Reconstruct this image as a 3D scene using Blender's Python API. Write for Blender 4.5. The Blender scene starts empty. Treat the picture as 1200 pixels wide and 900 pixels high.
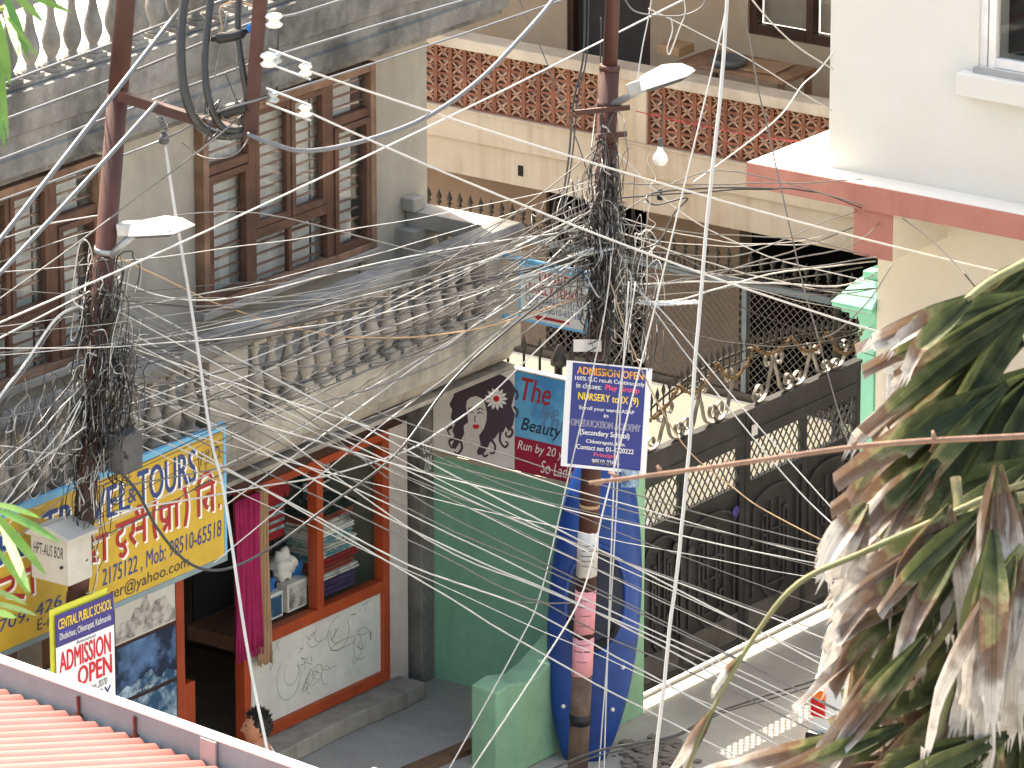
import bpy, bmesh, math, random
from mathutils import Vector, Matrix
random.seed(7)
RND = random.Random(11)
# ---------------------------------------------------------------- camera, sky, sun, exposure
FPX = 7500.0
PITCH = math.radians(17.8)
AZ = math.radians(54.0)
RIGHT = Vector((math.sin(AZ), math.cos(AZ), 0))
FH = Vector((-math.cos(AZ), math.sin(AZ), 0))
FW = FH * math.cos(PITCH) + Vector((0, 0, -math.sin(PITCH)))
UPV = FH * math.sin(PITCH) + Vector((0, 0, math.cos(PITCH)))
def ray(px, py):
    return FW + RIGHT * ((px - 600) / FPX) + UPV * ((450 - py) / FPX)
CAM = -53.6 * ray(503, 806)
SC = bpy.context.scene
COL = SC.collection
cd = bpy.data.cameras.new('camera'); co = bpy.data.objects.new('camera', cd); COL.objects.link(co)
co.matrix_world = Matrix(((RIGHT.x, UPV.x, -FW.x, CAM.x), (RIGHT.y, UPV.y, -FW.y, CAM.y), (RIGHT.z, UPV.z, -FW.z, CAM.z), (0, 0, 0, 1)))
cd.sensor_width = 36.0; cd.lens = 36.0 * FPX / 1200.0
cd.clip_start = 0.5; cd.clip_end = 2000
cd.dof.use_dof = True; cd.dof.focus_distance = 51.0; cd.dof.aperture_fstop = 42.0
SC.camera = co
SUN_EL = math.radians(53); SUN_D = Vector((-0.915, 0.404, 0)).normalized()      # towards the sun, horizontally
w = bpy.data.worlds.new('World'); SC.world = w; w.use_nodes = True
nt = w.node_tree
sky = nt.nodes.new('ShaderNodeTexSky'); sky.sky_type = 'NISHITA'; sky.sun_disc = False
sky.sun_elevation = SUN_EL; sky.sun_rotation = math.atan2(SUN_D.x, SUN_D.y)
sky.air_density = 1.6; sky.dust_density = 5.0; sky.ozone_density = 0.8
nt.nodes['Background'].inputs['Strength'].default_value = 0.15
nt.links.new(sky.outputs[0], nt.nodes['Background'].inputs['Color'])
sd = bpy.data.lights.new('sun', 'SUN'); so = bpy.data.objects.new('sun', sd); COL.objects.link(so)
sd.energy = 4.0; sd.angle = math.radians(0.5); sd.color = (1.0, 0.95, 0.86)
so.rotation_euler = (-(SUN_D * math.cos(SUN_EL) + Vector((0, 0, math.sin(SUN_EL))))).to_track_quat('-Z', 'Y').to_euler()
SC.view_settings.view_transform = 'Standard'; SC.view_settings.look = 'None'
SC.view_settings.gamma = 1.0; SC.view_settings.use_curve_mapping = False
SC.view_settings.exposure = 1.86
SC.view_settings.use_white_balance = True; SC.view_settings.white_balance_temperature = 7050; SC.view_settings.white_balance_tint = 10
SC.render.engine = 'CYCLES'

# ---------------------------------------------------------------- measuring helpers: a sight line met with a real plane
def P(px, py, d): return CAM + d * ray(px, py)
def on(px, py, X=None, Y=None, Z=None):
    r = ray(px, py)
    i, v = (0, X) if X is not None else (1, Y) if Y is not None else (2, Z)
    return CAM + r * ((v - CAM[i]) / r[i])
def hit(px, py, p, n):
    r = ray(px, py); return CAM + r * ((p - CAM).dot(n) / r.dot(n))

# ---------------------------------------------------------------- materials
def lin(c):
    c = c / 255.0
    return c / 12.92 if c <= 0.04045 else ((c + 0.055) / 1.055) ** 2.4
def rgb(r, g, b): return (lin(r), lin(g), lin(b), 1)
MATS = {}
def mat(name, col, rough=0.7, var=0.18, scale=3.0, bump=0.15, metal=0.0, dark=None, streak=0.0, spec=0.4, trans=0.0, bscale=40.0, amount=0.5, streak_scale=7.0, lo=0.42, hi=0.66):
    """principled surface: broad blotches, fine mottling, optional vertical rain streaks, fine bump"""
    m = bpy.data.materials.new(name); m.use_nodes = True; MATS[name] = m
    t = m.node_tree; N = t.nodes; L = t.links
    b = N['Principled BSDF']
    b.inputs['Roughness'].default_value = rough; b.inputs['Metallic'].default_value = metal
    b.inputs['Specular IOR Level'].default_value = spec
    geo = N.new('ShaderNodeNewGeometry')
    def noise(sc, det, vec=None, rough_=0.6):
        n = N.new('ShaderNodeTexNoise'); n.inputs['Scale'].default_value = sc; n.inputs['Detail'].default_value = det; n.inputs['Roughness'].default_value = rough_
        L.new(vec or geo.outputs['Position'], n.inputs['Vector']); return n.outputs['Fac']
    def ramp(fac, a, c):
        r = N.new('ShaderNodeMapRange'); r.inputs['From Min'].default_value = a; r.inputs['From Max'].default_value = c
        L.new(fac, r.inputs['Value']); return r.outputs['Result']
    def mix(fac, a, c):
        x = N.new('ShaderNodeMix'); x.data_type = 'RGBA'
        if isinstance(fac, float): x.inputs[0].default_value = fac
        else: L.new(fac, x.inputs[0])
        for i, v in ((6, a), (7, c)):
            if isinstance(v, tuple): x.inputs[i].default_value = v
            else: L.new(v, x.inputs[i])
        return x.outputs[2]
    def mul(fac, k):
        x = N.new('ShaderNodeMath'); x.operation = 'MULTIPLY'; L.new(fac, x.inputs[0]); x.inputs[1].default_value = k; return x.outputs[0]
    lo_c = tuple(v * (1 - var) for v in col[:3]) + (1,); hi_c = tuple(min(1, v * (1 + var)) for v in col[:3]) + (1,)
    c = mix(ramp(noise(scale, 6), .3, .7), lo_c, hi_c)
    c = mix(mul(ramp(noise(scale * 9, 4), .35, .75), .35), c, tuple(v * (1 - var * 1.3) for v in col[:3]) + (1,))
    if dark is not None:
        c = mix(mul(ramp(noise(scale * .55, 8, None, .68), lo, hi), amount), c, dark)
    if streak:
        mp = N.new('ShaderNodeMapping'); mp.inputs['Scale'].default_value = (streak_scale, streak_scale, .35)
        L.new(geo.outputs['Position'], mp.inputs['Vector'])
        f = ramp(noise(1.0, 5, mp.outputs[0], .6), .45, .72)
        x = N.new('ShaderNodeMath'); x.operation = 'MULTIPLY'; L.new(f, x.inputs[0]); L.new(ramp(noise(.9, 4), .38, .62), x.inputs[1])
        c = mix(mul(x.outputs[0], streak), c, dark or lo_c)
    L.new(c, b.inputs['Base Color'])
    if bump:
        bn = N.new('ShaderNodeBump'); bn.inputs['Strength'].default_value = bump; bn.inputs['Distance'].default_value = .02
        L.new(noise(bscale, 5), bn.inputs['Height']); L.new(bn.outputs[0], b.inputs['Normal'])
    if trans: b.inputs['Transmission Weight'].default_value = trans
    return m
def glassmat(name, tint=(.8, .85, .85, 1), refl=.12):
    m = bpy.data.materials.new(name); m.use_nodes = True; MATS[name] = m
    N = m.node_tree.nodes; L = m.node_tree.links; N.remove(N['Principled BSDF'])
    tr = N.new('ShaderNodeBsdfTransparent'); tr.inputs[0].default_value = tint
    gl = N.new('ShaderNodeBsdfGlossy'); gl.inputs['Roughness'].default_value = .03
    mx = N.new('ShaderNodeMixShader'); fr = N.new('ShaderNodeLayerWeight'); fr.inputs[0].default_value = .25
    ad = N.new('ShaderNodeMath'); ad.operation = 'MULTIPLY_ADD'; ad.inputs[1].default_value = refl * 2; ad.inputs[2].default_value = refl * .3; L.new(fr.outputs['Facing'], ad.inputs[0])
    L.new(ad.outputs[0], mx.inputs[0]); L.new(tr.outputs[0], mx.inputs[1]); L.new(gl.outputs[0], mx.inputs[2])
    L.new(mx.outputs[0], N['Material Output'].inputs[0]); return m
M = MATS
mat('concrete', rgb(166, 159, 148), .9, .16, 1.1, .25, dark=rgb(92, 88, 82), streak=.55, amount=.55)
mat('concrete_stained', rgb(138, 134, 128), .95, .28, 2.2, .4, dark=rgb(58, 56, 54), streak=.6, amount=.8, lo=.42, hi=.64)
mat('plaster_wall', rgb(170, 162, 149), .9, .1, .8, .12, dark=rgb(120, 112, 102), streak=.3, amount=.55)
mat('fascia', rgb(176, 168, 155), .9, .14, 1.6, .25, dark=rgb(76, 73, 69), streak=.55, amount=.7)
mat('wood', rgb(104, 72, 55), .7, .3, 6, .15, dark=rgb(64, 42, 33), streak=.5, amount=.6)
mat('wood_weathered', rgb(140, 108, 86), .8, .25, 5, .2, dark=rgb(84, 58, 46), streak=.6, amount=.6)
mat('wood_dark', rgb(66, 40, 32), .6, .3, 5, .1)
mat('curtain', rgb(228, 226, 220), .9, .1, 3, .1, dark=rgb(186, 180, 170), amount=.5)
mat('bar_rust', rgb(142, 108, 92), .7, .2)
glassmat('glass', (.95, .96, .96, 1), .10); glassmat('shop_glass', (.97, .98, .98, 1), .04)
mat('interior', rgb(160, 150, 140), .9, .2, 2, 0)
mat('interior_wood', rgb(108, 78, 62), .8, .2, 2, 0)
mat('orange', rgb(172, 72, 38), .5, .12, 4, .08, dark=rgb(120, 46, 22), streak=.35, amount=.4)
mat('board_white', rgb(214, 212, 204), .6, .05, 2, .05, dark=rgb(170, 166, 156), amount=.4, streak=.2)
mat('pink_wall', rgb(206, 192, 186), .9, .06, 2, .1, dark=rgb(150, 136, 128), amount=.5, streak=.3)
mat('green_wall', rgb(128, 180, 154), .8, .1, 1.2, .15, dark=rgb(88, 132, 112), streak=.4, amount=.55)
mat('green_light', rgb(140, 184, 150), .85, .08, 1.6, .2, dark=rgb(96, 120, 100), amount=.45, streak=.2)
mat('mint', rgb(142, 208, 184), .7, .06, 2, .1, dark=rgb(100, 150, 132), amount=.3, streak=.2)
mat('beige', rgb(186, 171, 153), .9, .06, 1.2, .1, dark=rgb(150, 124, 96), streak=.55, amount=.35, streak_scale=9)
mat('beige_back', rgb(170, 152, 132), .9, .08, 1.2, .1, dark=rgb(150, 124, 100), streak=.3, amount=.3)
mat('brown_wall', rgb(150, 128, 112), .9, .1, 1.5, .1, dark=rgb(110, 92, 80), amount=.4, streak=.3)
mat('coping', rgb(190, 178, 162), .9, .1, 2, .2, dark=rgb(130, 112, 96), amount=.5, streak=.3)
mat('terracotta', rgb(134, 84, 63), .8, .22, 5, .2, dark=rgb(84, 50, 40), amount=.5)
mat('terracotta_pale', rgb(166, 130, 110), .85, .2, 5, .2, dark=rgb(104, 62, 48), amount=.55)  # paler for dust and, painted in, the light caught on the block diagonals
mat('dark_door', rgb(52, 50, 50), .7, .2)
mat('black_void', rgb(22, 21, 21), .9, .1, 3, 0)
mat('white_wall', rgb(202, 201, 197), .85, .03, .8, .08, dark=rgb(206, 196, 180), amount=.4, streak=.25, streak_scale=5)
mat('cream_wall', rgb(212, 204, 190), .85, .04, .9, .08, dark=rgb(200, 186, 164), amount=.5, streak=.25, streak_scale=5)
mat('pink_paint', rgb(174, 118, 107), .8, .08, 2.5, .1, dark=rgb(146, 92, 82), amount=.45, streak=.35)
mat('white_paint', rgb(226, 224, 222), .6, .04, 4, .05, dark=rgb(170, 166, 170), amount=.35)
mat('window_dark', rgb(30, 28, 28), .3, .2)
mat('gate_black', rgb(50, 50, 51), .42, .3, 5, .12, dark=rgb(28, 26, 25), amount=.6, streak=.4, metal=.2)
mat('gate_brown', rgb(64, 63, 63), .45, .25, 5, .12, dark=rgb(36, 35, 35), amount=.55, streak=.4, metal=.2)
mat('gate_dust', rgb(82, 79, 75), .8, .3, 5, .2, dark=rgb(48, 40, 34), amount=.6)
mat('iron', rgb(58, 55, 52), .5, .2, 8, .1, metal=.4)
mat('iron_bright', rgb(112, 106, 98), .45, .25, 8, .05, metal=.3)
mat('steel_blue', rgb(86, 96, 104), .5, .15, 6, .08, metal=.3)
mat('wire_mesh', rgb(96, 92, 88), .5, .1, 8, 0, metal=.5)
mat('marigold', rgb(110, 86, 58), .9, .4, 30, 0)
mat('pole_paint', rgb(80, 46, 38), .62, .18, 4, .12, dark=rgb(54, 36, 32), streak=.7, amount=.75)
mat('pole_rough', rgb(112, 92, 80), .9, .3, 8, .3, dark=rgb(60, 48, 42), amount=.6)
mat('galv', rgb(176, 178, 180), .45, .12, 6, .08, metal=.6, dark=rgb(120, 120, 122), amount=.4)
mat('porcelain', rgb(226, 220, 214), .25, .05, 6, 0, spec=.6)
mat('wire_white', rgb(186, 184, 180), .45, .08, 6, 0, spec=.5)
mat('wire_grey', rgb(104, 102, 99), .45, .15, 6, 0, spec=.5)
mat('wire_black', rgb(44, 43, 43), .4, .2, 6, 0, spec=.6)
mat('cable_grey', rgb(100, 101, 104), .35, .1, 6, 0, spec=.6)
mat('tape', rgb(30, 30, 32), .5, .2, 8, .1)
mat('sign_yellow', rgb(204, 168, 56), .55, .08, 2, .05, dark=rgb(156, 126, 52), amount=.45, streak=.4)
mat('sign_blue_edge', rgb(106, 176, 214), .5, .06, 3, .05)
mat('paint_blue', rgb(36, 64, 124), .5, .08, 6, 0)
mat('paint_red', rgb(166, 40, 38), .5, .08, 6, 0)
mat('paint_white', rgb(236, 234, 228), .5, .04, 6, 0)
mat('paint_dark', rgb(62, 58, 60), .5, .08, 6, 0)
mat('banner_white', rgb(236, 236, 238), .5, .03, 2, .03)
mat('banner_indigo', rgb(62, 56, 126), .5, .06, 3, .03)
mat('banner_blue', rgb(36, 54, 134), .35, .08, 2, .04, dark=rgb(24, 42, 116), amount=.4)
mat('banner_yellow', rgb(208, 206, 70), .5, .08, 3, .03)
mat('text_yellow', rgb(250, 214, 60), .5, .03, 6, 0)
mat('text_orange', rgb(250, 176, 60), .5, .03, 6, 0)
mat('text_pink', rgb(226, 84, 120), .5, .03, 6, 0)
mat('text_red', rgb(206, 36, 52), .5, .03, 6, 0)
mat('text_black', rgb(36, 34, 36), .5, .03, 6, 0)
mat('poster_grey', rgb(226, 222, 218), .5, .04, 2, .03, dark=rgb(178, 170, 166), amount=.4)
mat('poster_cyan', rgb(130, 204, 236), .45, .22, 1.6, .03, dark=rgb(44, 120, 178), amount=.85, lo=.4, hi=.62)
mat('poster_maroon', rgb(156, 34, 62), .45, .08, 2, .03)
mat('hair_print', rgb(74, 62, 74), .6, .12, 8, 0)
mat('lip_print', rgb(206, 30, 40), .5, .03, 6, 0)
mat('ghost_print', rgb(92, 132, 168), .5, .05, 6, 0)
mat('kayak', rgb(24, 68, 142), .42, .16, 4, .08, dark=rgb(18, 42, 88), amount=.6, spec=.4, streak=.4)
mat('kayak_dark', rgb(26, 32, 52), .5, .2, 4, .05)
mat('paper_pink', rgb(226, 156, 164), .8, .06, 4, .05, dark=rgb(190, 120, 128), amount=.4)
mat('paper_white', rgb(222, 218, 212), .8, .06, 4, .05, dark=rgb(150, 144, 140), amount=.5)
mat('pavement', rgb(164, 159, 152), .92, .15, 1.2, .25, dark=rgb(118, 113, 106), amount=.6)
mat('ground', rgb(166, 161, 153), .95, .16, .9, .25, dark=rgb(126, 121, 113), amount=.55)
mat('rubble', rgb(118, 110, 102), .95, .25, 6, .4)
mat('plank', rgb(112, 84, 62), .85, .2, 6, .2, dark=rgb(66, 48, 38), amount=.5)
mat('roof_pink', rgb(178, 116, 108), .6, .06, 3, .06, dark=rgb(160, 98, 90), amount=.5)
mat('gutter_grey', rgb(126, 146, 152), .55, .1, 3, .08, dark=rgb(112, 112, 114), amount=.5, metal=.15)
mat('rust', rgb(104, 52, 40), .8, .25, 10, .2)
mat('magenta_cloth', rgb(164, 36, 90), .85, .15, 6, .1)
mat('tan_cloth', rgb(176, 144, 112), .9, .1, 8, .1)
mat('blue_cloth', rgb(34, 106, 176), .85, .15, 8, .1)
mat('white_cloth', rgb(226, 222, 216), .9, .06, 8, .1)
mat('red_cloth', rgb(150, 28, 38), .9, .15, 8, .1)
mat('black_cloth', rgb(30, 30, 34), .9, .2, 8, .1)
mat('purple_cloth', rgb(66, 44, 84), .9, .2, 8, .1)
mat('teal_cloth', rgb(80, 132, 140), .9, .25, 14, .1, dark=rgb(220, 220, 214), amount=.8)
mat('print_cloth', rgb(206, 200, 194), .9, .1, 16, .1, dark=rgb(60, 56, 64), amount=.9)
mat('rust_cloth', rgb(160, 70, 50), .9, .25, 14, .1, dark=rgb(60, 40, 40), amount=.6)
mat('photo_snow', rgb(226, 228, 232), .4, .25, 5, 0, dark=rgb(46, 48, 54), amount=1, lo=.42, hi=.56)
mat('photo_blue', rgb(96, 132, 180), .4, .3, 5, 0, dark=rgb(28, 42, 70), amount=1, lo=.42, hi=.56)
mat('photo_ice', rgb(186, 210, 226), .4, .3, 6, 0, dark=rgb(44, 84, 116), amount=1, lo=.42, hi=.56)
mat('skin', rgb(166, 112, 86), .55, .06, 8, .03)
mat('hair', rgb(24, 21, 20), .6, .3, 30, .1)
mat('shirt', rgb(206, 206, 212), .9, .08, 6, .1)
mat('trousers', rgb(52, 56, 74), .9, .1, 6, .1)
mat('eye_white', rgb(230, 226, 220), .3, 0, 6, 0)
mat('box_metal', rgb(196, 190, 180), .55, .06, 4, .06, dark=rgb(150, 144, 134), amount=.4, streak=.3)
mat('box_dark', rgb(84, 84, 86), .6, .12, 5, .1, dark=rgb(52, 52, 54), amount=.5)
mat('lamp_white', rgb(238, 238, 236), .3, .03, 4, 0)
mat('bulb', rgb(226, 224, 218), .25, .03, 4, 0)
mat('cardboard', rgb(150, 122, 94), .9, .12, 6, .1)
mat('car_white', rgb(226, 226, 226), .3, .03, 4, 0, spec=.6)
mat('car_black', rgb(22, 22, 24), .5, .1, 4, 0)
mat('tail_red', rgb(190, 20, 24), .2, .05, 4, 0, spec=.7)
mat('tail_orange', rgb(236, 120, 30), .2, .05, 4, 0, spec=.7)
mat('palm_stalk', rgb(112, 114, 76), .7, .2, 20, .15, dark=rgb(120, 96, 70), amount=.5)
mat('palm_bark', rgb(104, 90, 76), .95, .25, 8, .4)
mat('branch', rgb(128, 100, 84), .85, .25, 30, .3)
mat('leaf_fresh', rgb(96, 138, 60), .5, .25, 9, .05, dark=rgb(66, 112, 48), amount=.6)
mat('bamboo', rgb(140, 150, 70), .6, .2, 6, .05)

# palm leaf: green blade that dries to brown and bleached grey towards its tip (vertex value = how dry)
def palm_leaf(name):
    m = bpy.data.materials.new(name); m.use_nodes = True; MATS[name] = m
    N = m.node_tree.nodes; L = m.node_tree.links; b = N['Principled BSDF']
    at = N.new('ShaderNodeAttribute'); at.attribute_name = 'dry'
    geo = N.new('ShaderNodeNewGeometry'); no = N.new('ShaderNodeTexNoise'); no.inputs['Scale'].default_value = 22; no.inputs['Detail'].default_value = 5
    L.new(geo.outputs['Position'], no.inputs['Vector'])
    mr = N.new('ShaderNodeMapRange'); mr.inputs['From Min'].default_value = .3; mr.inputs['From Max'].default_value = .7; mr.inputs['To Min'].default_value = -.12; mr.inputs['To Max'].default_value = .12
    L.new(no.outputs['Fac'], mr.inputs['Value'])
    ad = N.new('ShaderNodeMath'); L.new(at.outputs['Fac'], ad.inputs[0]); L.new(mr.outputs[0], ad.inputs[1])
    cr = N.new('ShaderNodeValToRGB'); e = cr.color_ramp.elements
    e[0].position = 0; e[0].color = rgb(52, 60, 39); e[1].position = 1; e[1].color = rgb(196, 190, 183)
    for p, c in ((.34, rgb(90, 97, 62)), (.46, rgb(130, 124, 92)), (.55, rgb(112, 86, 68)), (.78, rgb(126, 112, 103))):
        x = e.new(p); x.color = c
    L.new(ad.outputs[0], cr.inputs[0])
    a2 = N.new('ShaderNodeAttribute'); a2.attribute_name = 'cross'; n3 = N.new('ShaderNodeTexNoise'); n3.noise_dimensions = '1D'; n3.inputs['Scale'].default_value = 9; n3.inputs['Detail'].default_value = 3
    L.new(a2.outputs['Fac'], n3.inputs['W']); m3 = N.new('ShaderNodeMapRange'); m3.inputs['From Min'].default_value = .3; m3.inputs['From Max'].default_value = .7; m3.inputs['To Min'].default_value = .62; m3.inputs['To Max'].default_value = 1.15
    L.new(n3.outputs['Fac'], m3.inputs['Value']); vm = N.new('ShaderNodeVectorMath'); vm.operation = 'SCALE'; L.new(cr.outputs[0], vm.inputs[0]); L.new(m3.outputs[0], vm.inputs['Scale'])
    L.new(vm.outputs[0], b.inputs['Base Color'])
    b.inputs['Roughness'].default_value = .62; b.inputs['Specular IOR Level'].default_value = .2
    tl = N.new('ShaderNodeBsdfTranslucent'); L.new(vm.outputs[0], tl.inputs[0])
    mx = N.new('ShaderNodeMixShader'); mx.inputs[0].default_value = .3
    L.new(b.outputs[0], mx.inputs[1]); L.new(tl.outputs[0], mx.inputs[2]); L.new(mx.outputs[0], N['Material Output'].inputs[0])
    bn = N.new('ShaderNodeBump'); bn.inputs['Strength'].default_value = .3; bn.inputs['Distance'].default_value = .005
    n2 = N.new('ShaderNodeTexNoise'); n2.inputs['Scale'].default_value = 120; L.new(geo.outputs['Position'], n2.inputs['Vector'])
    L.new(n2.outputs['Fac'], bn.inputs['Height']); L.new(bn.outputs[0], b.inputs['Normal'])
palm_leaf('palm_leaf')

# ---------------------------------------------------------------- mesh helpers
class MB:
    def __init__(s): s.v = []; s.f = []; s.sm = []
    def add(s, vs, fs, smooth=False):
        o = len(s.v); s.v += [Vector(v) for v in vs]; s.f += [tuple(i + o for i in f) for f in fs]; s.sm += [smooth] * len(fs); return s
    def box(s, a, b):
        x0, y0, z0 = (min(a[i], b[i]) for i in range(3)); x1, y1, z1 = (max(a[i], b[i]) for i in range(3))
        return s.add([(x0, y0, z0), (x1, y0, z0), (x1, y1, z0), (x0, y1, z0), (x0, y0, z1), (x1, y0, z1), (x1, y1, z1), (x0, y1, z1)],
                     [(0, 3, 2, 1), (4, 5, 6, 7), (0, 1, 5, 4), (1, 2, 6, 5), (2, 3, 7, 6), (3, 0, 4, 7)])
    def hexa(s, p8):
        return s.add(p8, [(0, 3, 2, 1), (4, 5, 6, 7), (0, 1, 5, 4), (1, 2, 6, 5), (2, 3, 7, 6), (3, 0, 4, 7)])
    def obox(s, o, ex, ey, ez):
        o, ex, ey, ez = map(Vector, (o, ex, ey, ez))
        return s.hexa([o, o + ex, o + ex + ey, o + ey, o + ez, o + ex + ez, o + ex + ey + ez, o + ey + ez])
    def bar(s, a, b, wd, th, up=(0, 0, 1)):
        a, b, up = Vector(a), Vector(b), Vector(up); d = (b - a).normalized()
        x = d.cross(up)
        if x.length < 1e-4: x = d.cross(Vector((1, 0, 0)))
        x = x.normalized(); y = x.cross(d).normalized(); x *= wd / 2; y *= th / 2
        return s.hexa([a - x - y, a + x - y, a + x + y, a - x + y, b - x - y, b + x - y, b + x + y, b - x + y])
    def tube(s, pts, r, seg=6, cap=True, smooth=True):
        pts = [Vector(p) for p in pts]; n = len(pts); rr = r if isinstance(r, (list, tuple)) else [r] * n
        vs = []; prev = None
        for i, p in enumerate(pts):
            d = (pts[min(i + 1, n - 1)] - pts[max(i - 1, 0)])
            if d.length < 1e-9: d = Vector((0, 0, 1))
            d.normalize()
            if prev is None:
                x = d.orthogonal().normalized()
            else:
                x = prev - d * prev.dot(d)
                x = x.normalized() if x.length > 1e-6 else d.orthogonal().normalized()
            prev = x; y = d.cross(x)
            for k in range(seg):
                a = 2 * math.pi * k / seg; vs.append(p + (x * math.cos(a) + y * math.sin(a)) * rr[i])
        fs = [(i * seg + k, i * seg + (k + 1) % seg, (i + 1) * seg + (k + 1) % seg, (i + 1) * seg + k) for i in range(n - 1) for k in range(seg)]
        if cap: fs += [tuple(range(seg))[::-1], tuple(range((n - 1) * seg, n * seg))]
        return s.add(vs, fs, smooth)
    def lathe(s, prof, c=(0, 0, 0), seg=12, axis=None, smooth=True):
        c = Vector(c)
        q = Vector((0, 0, 1)).rotation_difference(Vector(axis)) if axis else None
        vs = []
        for r, z in prof:
            for k in range(seg):
                a = 2 * math.pi * k / seg; v = Vector((r * math.cos(a), r * math.sin(a), z))
                vs.append(c + (q @ v if q else v))
        n = len(prof)
        fs = [(i * seg + k, i * seg + (k + 1) % seg, (i + 1) * seg + (k + 1) % seg, (i + 1) * seg + k) for i in range(n - 1) for k in range(seg)]
        fs += [tuple(range(seg))[::-1], tuple(range((n - 1) * seg, n * seg))]
        return s.add(vs, fs, smooth)
    def prism(s, poly, d):
        d = Vector(d); n = len(poly); poly = [Vector(p) for p in poly]
        return s.add(poly + [p + d for p in poly], [tuple(range(n)), tuple(range(n, 2 * n))[::-1]] + [(i, i + n, (i + 1) % n + n, (i + 1) % n) for i in range(n)])
    def mesh(s, name):
        m = bpy.data.meshes.new(name); m.from_pydata([tuple(v) for v in s.v], [], s.f)
        bm = bmesh.new(); bm.from_mesh(m); bmesh.ops.recalc_face_normals(bm, faces=bm.faces)
        bm.to_mesh(m); bm.free()
        m.polygons.foreach_set('use_smooth', s.sm)
        return m
    def build(s, name, material, parent=None, bevel=0.0, loc=None):
        m = s.mesh(name); m.materials.append(M[material] if isinstance(material, str) else material)
        o = bpy.data.objects.new(name, m); COL.objects.link(o)
        if loc is not None: o.location = loc
        if parent: setp(o, parent)
        if bevel:
            b = o.modifiers.new('bevel', 'BEVEL'); b.width = bevel; b.segments = 2; b.limit_method = 'ANGLE'
        return o
def setp(o, parent):
    """parent while keeping world-space coordinates: roots that own world-space meshes record their own offset"""
    o.parent = parent
    o.matrix_parent_inverse = Matrix.Translation(-parent.location)
def thing(name, label, cat, loc=(0, 0, 0), group=None):
    o = bpy.data.objects.new(name, None); COL.objects.link(o); o.location = loc; o.empty_display_size = .2
    return tag(o, label, cat, group)
def tag(o, label, cat, group=None):
    o['label'] = label; o['category'] = cat
    if group: o['group'] = group
    return o
def struct(o): o['kind'] = 'structure'; return o
def stuff(o): o['kind'] = 'stuff'; return o
def place(mesh, name, loc, parent, rot=0.0):
    o = bpy.data.objects.new(name, mesh); COL.objects.link(o); o.location = loc; o.rotation_euler.z = rot; setp(o, parent); return o
def smoothline(pts, n=6):
    pts = [Vector(p) for p in pts]; out = []
    for i in range(len(pts) - 1):
        p0 = pts[max(i - 1, 0)]; p1 = pts[i]; p2 = pts[i + 1]; p3 = pts[min(i + 2, len(pts) - 1)]
        for k in range(n):
            t = k / n
            out.append(.5 * ((2 * p1) + (p2 - p0) * t + (2 * p0 - 5 * p1 + 4 * p2 - p3) * t * t + (3 * p1 - p0 - 3 * p2 + p3) * t ** 3))
    out.append(pts[-1]); return out
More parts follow.
